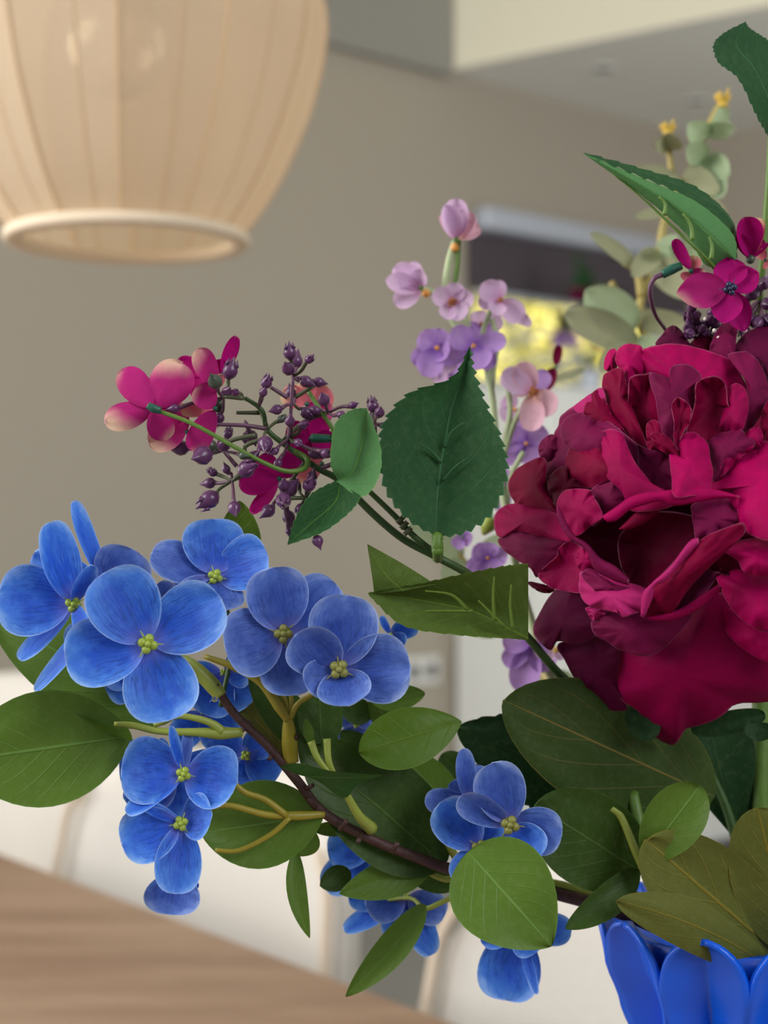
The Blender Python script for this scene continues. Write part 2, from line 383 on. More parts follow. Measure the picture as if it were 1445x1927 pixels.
def ribbon(bm, A, B, Yf, nu=24, nv=6, bulge=0):
    """band between two pixel rails"""
    CA = catmull([V3((p[0], p[1], p[2] if len(p) > 2 else 0)) for p in A], nu)
    CB = catmull([V3((p[0], p[1], p[2] if len(p) > 2 else 0)) for p in B], nu)
    def fn(u, v):
        k = round(u*nu); q = CA[k].lerp(CB[k], (v+1)/2)
        return at(q.x, q.y, Yf(q.x, q.y)+q.z*.001-bulge*(1-v*v))
    grid(bm, fn, nu, nv)
    bmesh.ops.recalc_face_normals(bm, faces=bm.faces)
    fs = list(bm.faces); av = sum((f.normal*f.calc_area() for f in fs), V3((0, 0, 0)))
    if av.dot(V3((0, 1, 0))) > 0: bmesh.ops.reverse_faces(bm, faces=fs)
def leaf3(bm, L, Mi, R, serr=0, nu=60, teeth=3):
    """leaf from three rails (px,py,Y) base->tip"""
    a, m, c = [catmull([at(*p) for p in X], nu) for X in (L, Mi, R)]
    def fn(u, v):
        k = round(u*nu); e = a[k] if v < 0 else c[k]; t = abs(v)
        p = m[k].lerp(e, t)
        if serr and t > .99 and .03 < u < .98: p = p+(e-m[k]).normalized()*.0011*teeth*(.5-((u*serr) % 1))
        return p
    grid(bm, fn, nu, 8)

# ================================================================== ROOM
d = V3((.756, .655, 0)); n = V3((.655, -.756, 0)); W0 = V3((.186, 4.65, 0))
def onw(s, z, off=0): return W0+d*s+n*off+V3((0, 0, z))
def smap(px):
    k = (px-CX)/FPX; return (4.65*k-.186)/(.756-.655*k)
RZ = math.atan2(d.y, d.x)
s0, s1 = smap(893), smap(1288); zb, zt = 1.53, 2.06
def wall_box(bm, sa, sb, za, zb_, th=.2):
    box(bm, onw((sa+sb)/2, (za+zb_)/2, -th/2), (sb-sa, th, zb_-za), RZ)
SCN = 1.32   # corner position along the wall
bm = newbm()
wall_box(bm, -3.6, s0, 0, 3.0); wall_box(bm, s1, SCN, 0, 3.0); wall_box(bm, s0, s1, 0, zb); wall_box(bm, s0, s1, zt, 3.0)
tag(link('wall_back', bm, M['wall'], smooth=False), kind='structure')
bm = newbm(); c = onw(SCN+.1, 1.5, 1.9); box(bm, c, (.2, 4.2, 3.0), RZ)
tag(link('wall_right', bm, M['wall'], smooth=False), kind='structure')
bm = newbm(); box(bm, onw(0, -.05, 4.3), (9, 9, .1), RZ)
tag(link('floor', bm, M['floor'], smooth=False), kind='structure')
# lowered ceiling (soffit) right of the bulkhead face, high ceiling left of it
bm = newbm(); q0 = V3((.186, 4.65, 2.5)); bd = V3((.853, -.602, 0))
P = [q0-bd*.02, q0+bd*3.2, onw(SCN+.1, 2.5, 0)+n*3.2, onw(SCN+.1, 2.5, 0)]
lo = [bm.verts.new(p) for p in P]; hi = [bm.verts.new(p+V3((0, 0, .5))) for p in P]
bm.faces.new(lo); bm.faces.new(hi[::-1])
for i in range(4):
    f = bm.faces.new([lo[i], hi[i], hi[(i+1) % 4], lo[(i+1) % 4]])
    if i == 0: f.material_index = 1
bmesh.ops.recalc_face_normals(bm, faces=bm.faces)
tag(link('ceiling', bm, [M['white_paint'], M['lit_face_cream']], smooth=False), kind='structure')
bm = newbm(); box(bm, onw(0, 3.05, 4.3), (9, 9, .1), RZ)
tag(link('ceiling_upper', bm, M['white_paint'], smooth=False), kind='structure')
bpy.data.objects['ceiling_upper'].name = 'ceiling.001'
# shallow band added above the lamp side, its grey standing in for soft shade
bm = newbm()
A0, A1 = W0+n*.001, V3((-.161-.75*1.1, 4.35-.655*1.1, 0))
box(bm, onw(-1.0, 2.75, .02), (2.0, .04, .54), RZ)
tag(link('shade_band_1', bm, M['band'], smooth=False), kind='structure')
# skirting
bm = newbm(); box(bm, onw(-1.1, .04, .006), (4.6, .012, .08), RZ)
tag(link('baseboard_back', bm, M['white_paint'], smooth=False), kind='structure')
# window in the back wall
win = thing('window_1', None, None, onw((s0+s1)/2, zb, 0)); win['kind'] = 'structure'
bm = newbm(); fw = .035
for (sa, sb, za, zz) in ((s0, s1, zb, zb+fw), (s0, s1, zt-fw, zt), (s0, s0+fw, zb+fw, zt-fw), (s1-fw, s1, zb+fw, zt-fw)):
    box(bm, onw((sa+sb)/2, (za+zz)/2, -.12), (sb-sa, .06, zz-za), RZ)
link('window_frame', bm, M['cabinet'], win, smooth=False)
bm = newbm(); box(bm, onw((s0+s1)/2, (zb+zt)/2, -.12), (s1-s0-2*fw, .006, zt-zb-2*fw), RZ); link('pane', bm, M['pane'], win, smooth=False)
bm = newbm(); box(bm, onw((s0+s1)/2, zb-.012, -.03), (s1-s0, .17, .024), RZ, .004); link('window_sill', bm, M['cabinet'], win, smooth=False)
bl = thing('roller_blind', 'dark grey roller blind with silver head rail, half lowered over the window', 'blind', onw((s0+s1)/2, zt, .02))
bm = newbm(); box(bm, onw((s0+s1)/2, zt-.005, .035), (s1-s0+.02, .06, .07), RZ, .01); link('head_rail', bm, M['silver'], bl)
bm = newbm(); box(bm, onw((s0+s1)/2-.015, zt-.13, .012), (s1-s0+.05, .004, .20), RZ); link('blind_fabric', bm, M['blind'], bl, smooth=False)
bm = newbm(); box(bm, onw((s0+s1)/2, zt-.235, .012), (s1-s0, .016, .018), RZ, .003); link('bottom_bar', bm, M['silver'], bl)
# low cabinet under the window
cb = thing('sideboard', 'tall white lacquered cabinet standing against the back wall under the window', 'cabinet', onw(.66, 0, .2))
sL = smap(855)
bm = newbm(); box(bm, onw((sL+SCN-.03)/2, .76, .19), (SCN-.03-sL, .36, 1.44), RZ, .003); link('body', bm, M['cabinet'], cb)
bm = newbm(); box(bm, onw((sL+SCN-.03)/2, .02, .17), (SCN-.06-sL, .32, .04), RZ); link('plinth', bm, M['grey_trim'], cb, smooth=False)
bm = newbm(); box(bm, onw((sL+SCN-.03)/2, 1.49, .19), (SCN-.03-sL, .38, .022), RZ, .004); link('top', bm, M['cabinet'], cb)
for k in range(3):
    wd = (SCN-.05-sL)/3
    bm = newbm(); box(bm, onw(sL+.01+wd*(k+.5), .76, .38), (wd-.006, .018, 1.40), RZ, .002)
    dr = link('door', bm, M['cabinet'], cb)
    bm = newbm(); box(bm, onw(sL+.01+wd*(k+.5)+wd*.4, .95, .396), (.012, .016, .14), RZ, .003); link('handle', bm, M['silver'], dr)
# wall outlet
ol = thing('wall_outlet', 'small pale double wall outlet on the shaded wall left of the white cabinet', 'outlet', onw(smap(790), .66, .005))
so = smap(790); zo = ZC-(1262-CY)/FPX*(W0+d*so).y
bm = newbm(); box(bm, onw(so, zo, .006), (.15, .012, .085), RZ, .003); link('plate', bm, M['white_paint'], ol)
for sg in (-1, 1):
    bm = newbm(); lathe(bm, [(.0, .0), (.022, .0), (.022, .003), (.019, .003), (.019, -.002), (0, -.002)], onw(so+sg*.036, zo, .013), 16, axis=n); link('socket', bm, M['grey_trim'], ol)
# recessed spotlights
for i, (px, py, lb) in enumerate(((1135, 130, 'small recessed ceiling spotlight nearer the cream bulkhead'), (1310, 190, 'small recessed ceiling spotlight further back near the room corner'))):
    Y = 1.37*FPX/(CY-py); c = at(px, py, Y)
    t = thing('ceiling_spotlight', lb, 'spotlight', c, 'recessed ceiling spotlights')
    bm = newbm(); lathe(bm, [(.045, .0), (.048, -.004), (.036, -.006), (.034, 0.0)], c, 24); link('ring', bm, M['white_paint'], t)
    bm = newbm(); lathe(bm, [(.0, -.002), (.033, -.002)], c, 20); link('lens', bm, M['grey_trim'], t)
# garden beyond the window: lawn and yellow autumn bushes in the sun
bm = newbm(); box(bm, onw(4, .25, -5), (20, 9, .1), RZ)
tag(link('lawn', bm, plain('lawn_grass', S((120, 140, 60)), .9, var=.4, bumpscale=8), smooth=False), 'sunlit green lawn outside the window', 'lawn')
ml = plain('yellow_foliage', S((252, 236, 160)), .7, var=.25, bumpscale=3, trans=.45)
mg = plain('green_foliage', S((200, 206, 110)), .7, var=.3, bumpscale=3, trans=.4)
mt = plain('bush_trunk', S((100, 80, 60)), .8, var=.3, bumpscale=9)
for i, (s, off, z, r, mm, lb) in enumerate(((2.3, -3.3, 2.0, .95, ml, 'sunlit yellow bush seen at the left end of the window'),
        (4.3, -3.5, 2.1, 1.0, ml, 'sunlit yellow bush filling the middle of the window'), (6.3, -3.4, 2.1, .95, ml, 'yellow-green bush at the right end of the window'), (8.6, -4.4, 2.1, 1.2, mg, 'broad green bush behind the right window edge'))):
    t = thing('garden_bush', lb, 'bush', onw(s, .3, off), 'bushes outside the window')
    bm = newbm(); tube(bm, [onw(s, .3, off), onw(s+.05, 1.0, off), onw(s, z, off)], [.07, .04]); link('trunk', bm, mt, t)
    bm = newbm(); rr = random.Random(i)
    for k in range(1800):
        v = V3((rr.gauss(0, 1), rr.gauss(0, 1), rr.gauss(0, 1))).normalized()*r*(.55+.45*rr.random())
        c = onw(s, z, off)+V3((v.x, v.y, v.z*1.1)); a = rr.random()*6; q = V3((math.cos(a), math.sin(a), rr.uniform(-.6, .6)))*.075; e = V3((rr.uniform(-1, 1), rr.uniform(-1, 1), rr.uniform(-.3, 1))).normalized()*.05
        vs = [bm.verts.new(p) for p in (c-q, c+e, c+q, c-e)]; bm.faces.new(vs)
    tag(link('foliage', bm, mm, t, smooth=False), kind='stuff')

# ================================================================== TABLE and CHAIRS
def wood():
    k = N('oak_veneer'); o = k.obj(); mp = k.n('ShaderNodeMapping'); k.l(o, mp.inputs[0]); mp.inputs['Rotation'].default_value = (0, 0, -RZ+math.pi/2)
    mp.inputs['Scale'].default_value = (1.6, 7, 1); nz = k.noise(mp.outputs[0], 3, 6, .6)
    k.put(k.b.inputs['Base Color'], k.mix(k.step(nz, .35, .7), S((140, 112, 90)), S((160, 133, 110)))); k.b.inputs['Roughness'].default_value = .55
    k.bump(nz, .1); return k.m
tb = thing('dining_table', 'light oak dining table with a plain blurred top under the bouquet', 'table', V3((.05, .6, 0)))
E0 = V3((-.428, 1.667, 0)); TL, TW = 2.4, 1.05
tc = E0+n*.45-d*(TW/2)
bm = newbm(); box(bm, tc+V3((0, 0, .735)), (TW, TL, .03), RZ, .003); link('tabletop', bm, wood(), tb, smooth=False)
for sx in (-1, 1):
    for sy in (-1, 1):
        p = tc+d*sx*(TW/2-.09)+n*sy*(TL/2-.12)
        bm = newbm(); box(bm, p+V3((0, 0, .36)), (.07, .07, .72), RZ, .004); link('leg', bm, wood(), tb, smooth=False)
def linen():
    k = N('linen_upholstery'); o = k.obj(); s = k.n('ShaderNodeSeparateXYZ'); k.l(o, s.inputs[0])
    a = k.m_('SINE', k.m_('MULTIPLY', k.m_('ADD', s.outputs[0], s.outputs[1]), 2600)); b = k.m_('SINE', k.m_('MULTIPLY', s.outputs[2], 2600))
    nz = k.noise(o, 260, 4, .7); h = k.m_('ADD', k.m_('MULTIPLY', k.m_('ADD', a, b), .2), nz)
    k.put(k.b.inputs['Base Color'], k.mix(nz, S((200, 194, 184)), S((218, 213, 206)))); k.b.inputs['Roughness'].default_value = .95
    k.bump(h, .4); return k.m
ML = linen(); MP = plain('chair_piping', S((205, 188, 168)), .9); MLG = plain('chair_leg_oak', S((170, 134, 100)), .5, var=.2, bumpscale=20)
def chair(t0, t1, o, ztop, label):
    ct = (t0+t1)/2; w2 = (t1-t0)/2; base = E0+n*ct+d*(o+.0)
    r = thing('dining_chair', label, 'chair', base, 'linen dining chairs behind the table')
    bm = newbm()
    def back(side):
        def fn(u, v):
            z = lp(.42, ztop, u); taper = 1-.13*u**1.5; rnd = 1-.10*max(0, u-.85)/.15*abs(v)**4
            curve = .09*(1-v*v); th = .035*(1-max(0, u-.9)*5)*(1-abs(v)**8*.8)
            zz = z-.05*abs(v)**5*u**3
            return base+n*(v*w2*taper*rnd)+d*(curve-.03+u*.05+side*th)+V3((0, 0, zz))
        return fn
    g1 = grid(bm, back(1), 14, 24); g2 = grid(bm, back(-1), 14, 24)
    for i in range(14):
        for j in (0, 24): bm.faces.new([g1[i][j], g2[i][j], g2[i+1][j], g1[i+1][j]])
    for j in range(24):
        for i in (0, 14): bm.faces.new([g1[i][j], g1[i][j+1], g2[i][j+1], g2[i][j]])
    bmesh.ops.recalc_face_normals(bm, faces=bm.faces)
    bk = link('backrest', bm, ML, r)
    for sg in (-1, 1):
        bm = newbm(); pts = []
        for i in range(9):
            u = i/8; taper = 1-.13*u**1.5; z = lp(.42, ztop, u)-.05*u**3
            pts.append(base+n*(sg*w2*taper*(.985 if u < .9 else .93))+d*(-.058+u*.05+.006)+V3((0, 0, z)))
        tube(bm, pts, [.006], seg=6); link('piping', bm, MP, bk)
    bm = newbm(); box(bm, base-d*.20+V3((0, 0, .43)), (.46, w2*1.86, .10), RZ, .03); link('seat', bm, ML, r)
    for sx, sy in ((0, 1), (0, -1), (-.36, 1), (-.36, -1)):
        bm = newbm(); p = base+d*sx+n*(sy*w2*.75)
        tube(bm, [p+V3((0, 0, .40)), p+n*sy*.02+V3((0, 0, .0))], [.018, .012], n=4); link('leg', bm, MLG, r)
chair(-.95, -.36, .34, .86, 'linen dining chair furthest left, mostly hidden behind the big green leaves')
chair(-.12, .452, .14, .85, 'cream linen dining chair behind the table below the blue flowers')
chair(.565, 1.12, .12, .85, 'white linen dining chair nearest the blue vase, cut by the lower frame edge')

# ================================================================== PENDANT LAMP
def shade_mat():
    k = N('pleated_shade_fabric'); o = k.obj(); s = k.n('ShaderNodeSeparateXYZ'); k.l(o, s.inputs[0])
    nz = k.noise(o, 500, 2); c = k.mix(nz, S((228, 208, 180)), S((238, 222, 200)))
    k.put(k.b.inputs['Base Color'], c); k.b.inputs['Roughness'].default_value = .9; k.bump(nz, .1)
    t = k.n('ShaderNodeBsdfTranslucent'); k.put(t.inputs[0], c); tr = k.n('ShaderNodeBsdfTransparent')
    tr.inputs[0].default_value = S((252, 240, 220))
    m1 = k.n('ShaderNodeMixShader'); m1.inputs[0].default_value = .40; k.l(k.b.outputs[0], m1.inputs[1]); k.l(t.outputs[0], m1.inputs[2])
    m2 = k.n('ShaderNodeMixShader'); m2.inputs[0].default_value = .30; k.l(m1.outputs[0], m2.inputs[1]); k.l(tr.outputs[0], m2.inputs[2])
    k.l(m2.outputs[0], k.out.inputs[0]); return k.m
YL = 1.18; q = pxm(YL); Lc = at(240, 30, YL); zbot = at(245, 450, YL).z
lamp = thing('pendant_lamp', 'cream pleated fabric pendant lamp hanging above the table, upper left', 'lamp', V3((Lc.x, Lc.y, zbot)))
H = .36
def lr(t):   # radius along height 0 bottom .. 1 top
    R = 374*q; rb = 214*q
    tt = max(0, min(1, t)); z = tt*2-.72
    prof = [(0, 206*q), (.085, 246*q), (.18, 281*q), (.256, 302*q), (.34, 325*q), (.43, 345*q), (.6, 370*q), (.75, 378*q), (.85, 358*q), (.93, 310*q), (1, 230*q)]
    for (a, ra), (b, rb_) in zip(prof, prof[1:]):
        if tt <= b:
            k = (tt-a)/(b-a); return lp(ra, rb_, k)
    return prof[-1][1]
def lrs(t):  # smoothed
    return (lr(t-.05)+lr(t-.025)+lr(t)+lr(t+.025)+lr(t+.05))/5 if .06 < t < .94 else lr(t)
Hl = 585*q; NR = 12; a_off = math.radians(-90+7)
def lpt(t, a, dr=0, flat=True):
    R = lrs(t)+dr; seg = 2*math.pi/NR; k = math.floor((a-a_off)/seg); f = (a-a_off)/seg-k
    if flat:
        A = a_off+k*seg; B = A+seg; sag = .012*math.sin(math.pi*f)*math.sin(math.pi*t)
        p = V3((math.cos(A), math.sin(A), 0)).lerp(V3((math.cos(B), math.sin(B), 0)), f)*R; p *= 1-sag
    else: p = V3((math.cos(a), math.sin(a), 0))*R
    return V3((Lc.x, Lc.y, zbot+t*Hl))+p
for k in range(NR):
    bm = newbm(); A = a_off+k*2*math.pi/NR
    def fn(u, v, A=A): return lpt(u, A+(v+1)/2*(2*math.pi/NR)*.9999+1e-6)
    grid(bm, fn, 28, 8); bmesh.ops.recalc_face_normals(bm, faces=bm.faces); link('shade_panel', bm, None or (globals().setdefault('MSH', shade_mat())), lamp)
MRB = plain('shade_rib_binding', S((206, 176, 138)), .85)
for k in range(NR):
    bm = newbm(); A = a_off+k*2*math.pi/NR
    tube(bm, [lpt(i/14, A, .0005) for i in range(15)], [.0011], n=40, seg=6); link('rib', bm, MRB, lamp)
MRG = plain('shade_ring', S((226, 208, 182)), .7)
for k in range(NR):
    for dlt, rad_ in ((.6, .0005),):
        bm = newbm(); A = a_off+(k+dlt)*2*math.pi/NR
        tube(bm, [lpt(i/14, A, .0001) for i in range(15)], [rad_], n=40, seg=5); link('pleat_seam', bm, MRB, lamp)
bm = newbm(); ro = 229*q; ri = 196*q
lathe(bm, [(ri, .004), (ri, -.003), (ri+.002, -.005), (ro-.002, -.005), (ro, -.003), (ro, .002), (ro-.002, .004), (ri, .004)], (Lc.x, Lc.y, zbot), 64); link('bottom_ring', bm, MRG, lamp)
bm = newbm(); lathe(bm, [(.03, -.003), (.03, .003), (230*q, .003), (230*q, -.003), (.03, -.003)], (Lc.x, Lc.y, zbot+Hl), 48); link('top_ring', bm, MRG, lamp)
MW = plain('lamp_fitting', S((225, 215, 200)), .5)
bm = newbm(); bc = at(220, 85, YL); bc.y = YL
lathe(bm, [(.014, .10), (.014, .045), (.018, .042), (.018, .10)], bc+V3((0, 0, .03)), 20); lathe(bm, [(.002, .1), (.002, Hl)], bc, 8)
link('bulb_holder', bm, MW, lamp)
bm = newbm(); rb = 100*q
prof = [(0, -rb)]+[(rb*math.cos(a), rb*math.sin(a)) for a in [(-80+i*10)*math.pi/180 for i in range(13)]]+[(rb*.5, rb*.98), (.015, rb*1.35), (.013, rb*1.9)]
lathe(bm, prof, bc, 40); bmesh.ops.remove_doubles(bm, verts=bm.verts, dist=1e-5)
kb = N('bulb_glass'); gl = kb.n('ShaderNodeBsdfGlossy'); gl.inputs['Roughness'].default_value = .03; tp = kb.n('ShaderNodeBsdfTransparent')
lw = kb.n('ShaderNodeLayerWeight'); lw.inputs[0].default_value = .5; mx = kb.n('ShaderNodeMixShader'); kb.l(lw.outputs[1], mx.inputs[0]); kb.l(tp.outputs[0], mx.inputs[1]); kb.l(gl.outputs[0], mx.inputs[2]); kb.l(mx.outputs[0], kb.out.inputs[0])
link('bulb', bm, kb.m, lamp)
bm = newbm(); tube(bm, [V3((Lc.x, Lc.y, zbot+Hl)), V3((Lc.x, Lc.y, 3.0))], [.0025], n=2, seg=6); link('cord', bm, MW, lamp)
bm = newbm(); lathe(bm, [(0, -.03), (.045, -.03), (.05, -.002), (.05, 0)], (Lc.x, Lc.y, 3.0), 24); link('ceiling_rose', bm, MW, lamp)

# ================================================================== VASE
VX = at(1400, 963, .56); vx, vy = .128, .56
vz0 = .75; vtop = at(1400, 1788, .515).z
MV = N('glossy_blue_print'); MV.b.inputs['Roughness'].default_value = .27; MV.b.inputs['Specular IOR Level'].default_value = .5
_s = MV.n('ShaderNodeSeparateXYZ'); MV.l(MV.obj(), _s.inputs[0]); MV.put(MV.b.inputs['Base Color'], S((10, 92, 226)))
MV.bump(MV.m_('SINE', MV.m_('MULTIPLY', _s.outputs[2], 12000)), .12, .0002); MV = MV.m
vase = thing('vase', 'glossy cobalt blue vase with overlapping teardrop relief holding the bouquet', 'vase', V3((vx, vy, vz0)))
HV = vtop-vz0
def vr(t):
    pr = [(0, .034), (.15, .039), (.35, .040), (.55, .030), (.7, .021), (.8, .021), (.87, .026), (.94, .033), (1.03, .0405)]
    for (a, x), (b, y) in zip(pr, pr[1:]):
        if t <= b: k = (t-a)/(b-a); k = k*k*(3-2*k)*.5+k*.5; return x+(y-x)*k
    return pr[-1][1]
bm = newbm()
pf = [(0, 0), (vr(0)+.002, 0)]+[(vr(i/20)-.0015, HV*i/20*.975) for i in range(1, 21)]+[(vr(1)-.006, HV*.975), (vr(.9)-.007, HV*.88), (vr(.3)-.007, .02), (0, .01)]
lathe(bm, pf, (vx, vy, vz0), 60); link('body', bm, MV, vase)
NSC = 9
for row, (zc0, zc1, off) in enumerate(((.74, 1.01, 0), (.575, .845, .5), (.41, .68, 0), (.245, .515, .5), (.08, .35, 0), (.0, .19, .5))):
    for k in range(NSC):
        A = math.radians(-90-23+40*(k+off)); bm = newbm()
        ze = zc0; 
        def fn(u, v, A=A):
            uu = (1-math.cos(math.pi*u))/2; tz = lp(zc0, zc1, uu)
            wd = (uu**.8*(1-uu)**.5)/(.615**.8*.385**.5)*math.radians(21)
            ridge = .0125*math.sin(math.pi*min(1, uu*.8+.15))**.6*abs(v)**1.15
            lipp = .003*uu**3
            rad_ = vr(tz)+ridge+lipp*(1-abs(v)*.2)+.0015
            a = A+wd*v
            return V3((vx+rad_*math.cos(a), vy+rad_*math.sin(a), vz0+HV*tz))
        grid(bm, fn, 22, 14); bmesh.ops.recalc_face_normals(bm, faces=bm.faces)
        link('teardrop_panel', bm, MV, vase, solid=.0022)

MOUTH = (1400, 1800, .56)
def toM(i=0):
    rr = random.Random(i); return (1400+rr.uniform(-70, 70), 1900+rr.uniform(0, 60), .56+rr.uniform(-.02, .02))

# ================================================================== BLUE HYDRANGEA SPRAYS
def cluster(parent, c, r, mat, seed=0, dark=False):
    bm = newbm(); vd = (V3((0, 0, ZC))-c).normalized(); s = vd.cross(V3((0, 0, 1))).normalized(); t = s.cross(vd)
    rr = random.Random(seed); a0 = rr.random()*2
    for k in range(4):
        a = a0+k*math.pi/2; ball(bm, c+(s*math.cos(a)+t*math.sin(a))*r*.62+vd*r*.5, r*.55, 8, 6)
    ball(bm, c+vd*r*.9, r*.4, 8, 6)
    for k in range(3):
        a = a0+.8+k*2.1; tube(bm, [c+vd*r*.2, c+(s*math.cos(a)+t*math.sin(a))*r*1.7+vd*r*.6], [r*.18, r*.05], n=2, seg=5)
    return link('blossom', bm, mat, parent, loc=c)
def blossom(parent, cx, cy, Y, petals, mat='blue_a', cm='center_green', cr=13, seed=0, cup=.25, ab=(.55, .36), dpt=-.006, bend=.05):
    """petals: (tipx, tipy, halfwidth_px, depth offset of tip in mm (negative nearer), roll, [base offset px])"""
    c = at(cx, cy, Y); b = cluster(parent, c, cr*pxm(Y), M[cm], seed)
    for i, p in enumerate(petals):
        tx, ty, hw, dy, roll = p[:5]
        tip = at(tx, ty, Y+dy*.001); bm = newbm()
        base = c.lerp(tip, .04); base.y += .0012*(i % 2)+.0008
        surf(bm, base, tip, hw*1.07*pxm(Y), roll, ab[0], ab[1], cup=cup, bow=bend*(-1 if i % 2 else -.6), rec=.03, ruf=.04, nu=16, nv=12, seed=seed*9+i, neck=.12)
        link('petal', bm, M[p[5]] if len(p) > 5 else M[mat], b)
    return b

hb = thing('blue_hydrangea_spray', 'blue hydrangea spray with brown twig and the largest open blue blossoms, left side', 'artificial flower', at(*MOUTH))
bm = newbm(); TW1 = [(405, 1288, .505), (440, 1342, .508), (505, 1405, .51), (560, 1470, .512), (610, 1530, .514), (700, 1580, .518), (780, 1612, .522), (850, 1636, .53), (1000, 1670, .545), (1200, 1730, .55), (1385, 1840, .56), (1400, 2100, .56)]
tube(bm, [at(*p) for p in TW1], [.0013, .0016, .0017, .0018, .0021, .0026, .003], n=90, seg=10); link('twig', bm, M['twig'], hb)
for a_, b_ in (((595, 1520), (583, 1505)), ((548, 1400), (560, 1385)), ((470, 1360), (455, 1375)), ((640, 1560), (652, 1545)), ((515, 1415), (507, 1428)), ((680, 1572), (674, 1584)), ((575, 1485), (588, 1478)), ((740, 1600), (748, 1588))):
    bm = newbm(); tube(bm, [at(a_[0], a_[1], .513), at(b_[0], b_[1], .507)], [.0009, .0008], n=3, seg=8); link('twig_knot', bm, M['twig'], hb)
def stalk(parent, pts, r, mat='petiole', name='petiole'):
    bm = newbm(); tube(bm, [at(*p) for p in pts], [x*.001*(1 if parent.name.split('.')[0] in ('lilac_blossom_spray', 'eucalyptus_stem', 'peony') else .64) for x in (r if isinstance(r, (list, tuple)) else [r])], seg=8); return link(name, bm, M[mat], parent)
stalk(hb, [(415, 1310, .506), (400, 1290, .506), (372, 1262, .505), (345, 1240, .502), (300, 1222, .50)], [3.6, 4.4, 4.0, 2.4, 1.5])
stalk(hb, [(455, 1378, .508), (415, 1380, .506), (370, 1378, .504), (300, 1376, .503), (250, 1365, .502), (215, 1362, .50)], [2.6, 3.6, 2.4, 1.9, 1.9, 1.2])
stalk(hb, [(418, 1376, .505), (400, 1362, .504), (370, 1352, .503), (330, 1348, .503), (290, 1365, .503)], [2.6, 2.0, 1.7, 1.4])
stalk(hb, [(548, 1432, .512), (545, 1400, .51), (543, 1370, .508), (542, 1345, .506)], [4.2, 4.6, 3.6, 2.0], 'petiole_gold')
stalk(hb, [(542, 1355, .506), (525, 1330, .505), (490, 1285, .505), (440, 1255, .506), (385, 1235, .508)], [2.2, 3.0, 2.0, 2.2, 1.4], 'petiole_gold')
stalk(hb, [(543, 1352, .506), (535, 1315, .507), (505, 1285, .508), (470, 1275, .51)], [1.6, 1.4, 1.2], 'petiole_gold')
stalk(hb, [(544, 1350, .506), (548, 1320, .507), (546, 1290, .508), (538, 1200, .506)], [1.6, 1.3, 1.2], 'petiole_gold')
stalk(hb, [(545, 1352, .506), (560, 1325, .505), (590, 1305, .505), (638, 1270, .50)], [1.8, 1.4, 1.2], 'petiole_gold')
stalk(hb, [(700, 1560, .516), (675, 1535, .510), (650, 1490, .506), (640, 1465, .504)], [3.6, 2.6, 1.8, 1.6])
stalk(hb, [(640, 1475, .504), (600, 1430, .504), (585, 1395, .505)], [1.6, 1.7, 2.2]); stalk(hb, [(630, 1460, .504), (618, 1430, .504), (615, 1390, .505)], [1.4, 1.9, 2.2])
stalk(hb, [(610, 1532, .513), (560, 1535, .510), (500, 1533, .508), (420, 1515, .506), (350, 1540, .505)], [1.9, 2.6, 1.9, 1.6, 1.2], 'petiole_gold')
stalk(hb, [(540, 1535, .508), (500, 1505, .507), (460, 1490, .506), (430, 1462, .505)], [1.9, 1.6, 1.4], 'petiole_gold')
stalk(hb, [(545, 1538, .508), (510, 1570, .507), (450, 1600, .506), (405, 1600, .506)], [1.6, 1.4, 1.2], 'petiole_gold')
stalk(hb, [(415, 1330, .512), (434, 1230, .518), (428, 1150, .52), (408, 1098, .52)], [1.4, 1.1], 'stem_dark')
bm = newbm(); ball(bm, at(404, 1316, .499), 5.5*pxm(.5), 12, 10); link('water_droplet', bm, M['water'], hb)
# blossoms
blossom(hb, 278, 1212, .482, [(196, 1078, 66, -3, 8), (416, 1128, 62, -2, -10), (122, 1240, 62, -4, 10), (318, 1356, 66, -6, 0)], seed=1, cr=17)
blossom(hb, 138, 1137, .500, [(-4, 1128, 64, -4, 10), (92, 984, 42, -8, 35), (172, 1066, 20, -16, 40), (34, 1240, 22, -4, 40), (160, 1195, 17, -16, 30)], seed=2, cr=14)
blossom(hb, 205, 1115, .512, [(250, 1034, 52, -2, 0, 'blue_b'), (140, 942, 24, -6, 50), (60, 1045, 30, 2, 0), (62, 1300, 20, -3, 45), (285, 1085, 30, 2, 20, 'blue_b')], seed=3, cr=8)
blossom(hb, 405, 1085, .512, [(396, 976, 55, 3, 10), (503, 1044, 52, -4, -25), (284, 1042, 40, -4, 25, 'blue_b'), (392, 1148, 58, -14, 0, 'blue_b'), (330, 1120, 30, 2, 0, 'blue_b')], seed=4, cr=13)
blossom(hb, 345, 1160, .515, [(300, 1095, 22, 0, 40, 'blue_b'), (290, 1110, 10, 0, 50), (420, 1185, 30, 0, 0)], seed=5, cr=6)
blossom(hb, 533, 1193, .499, [(512, 1068, 56, -2, 6, 'blue_b'), (632, 1098, 50, 2, -8), (424, 1222, 62, -5, 6, 'blue_b'), (558, 1308, 56, -6, 0, 'blue_b')], 'blue_b', 'center_olive', 16, seed=6)
blossom(hb, 638, 1260, .488, [(652, 1120, 62, -2, 0, 'blue_b'), (772, 1256, 62, -4, 5, 'blue_b'), (556, 1196, 50, -6, -20, 'blue_b'), (655, 1326, 48, -10, 0, 'blue_b'), (575, 1290, 34, -3, 0, 'blue_b')], 'blue_b', 'center_olive', 17, seed=7)
blossom(hb, 345, 1457, .500, [(228, 1448, 60, -4, 10), (446, 1472, 58, -4, -12), (238, 1530, 20, -10, 30), (322, 1368, 12, -6, 40), (355, 1372, 12, 4, 30, 'blue_b')], seed=8, cr=13)
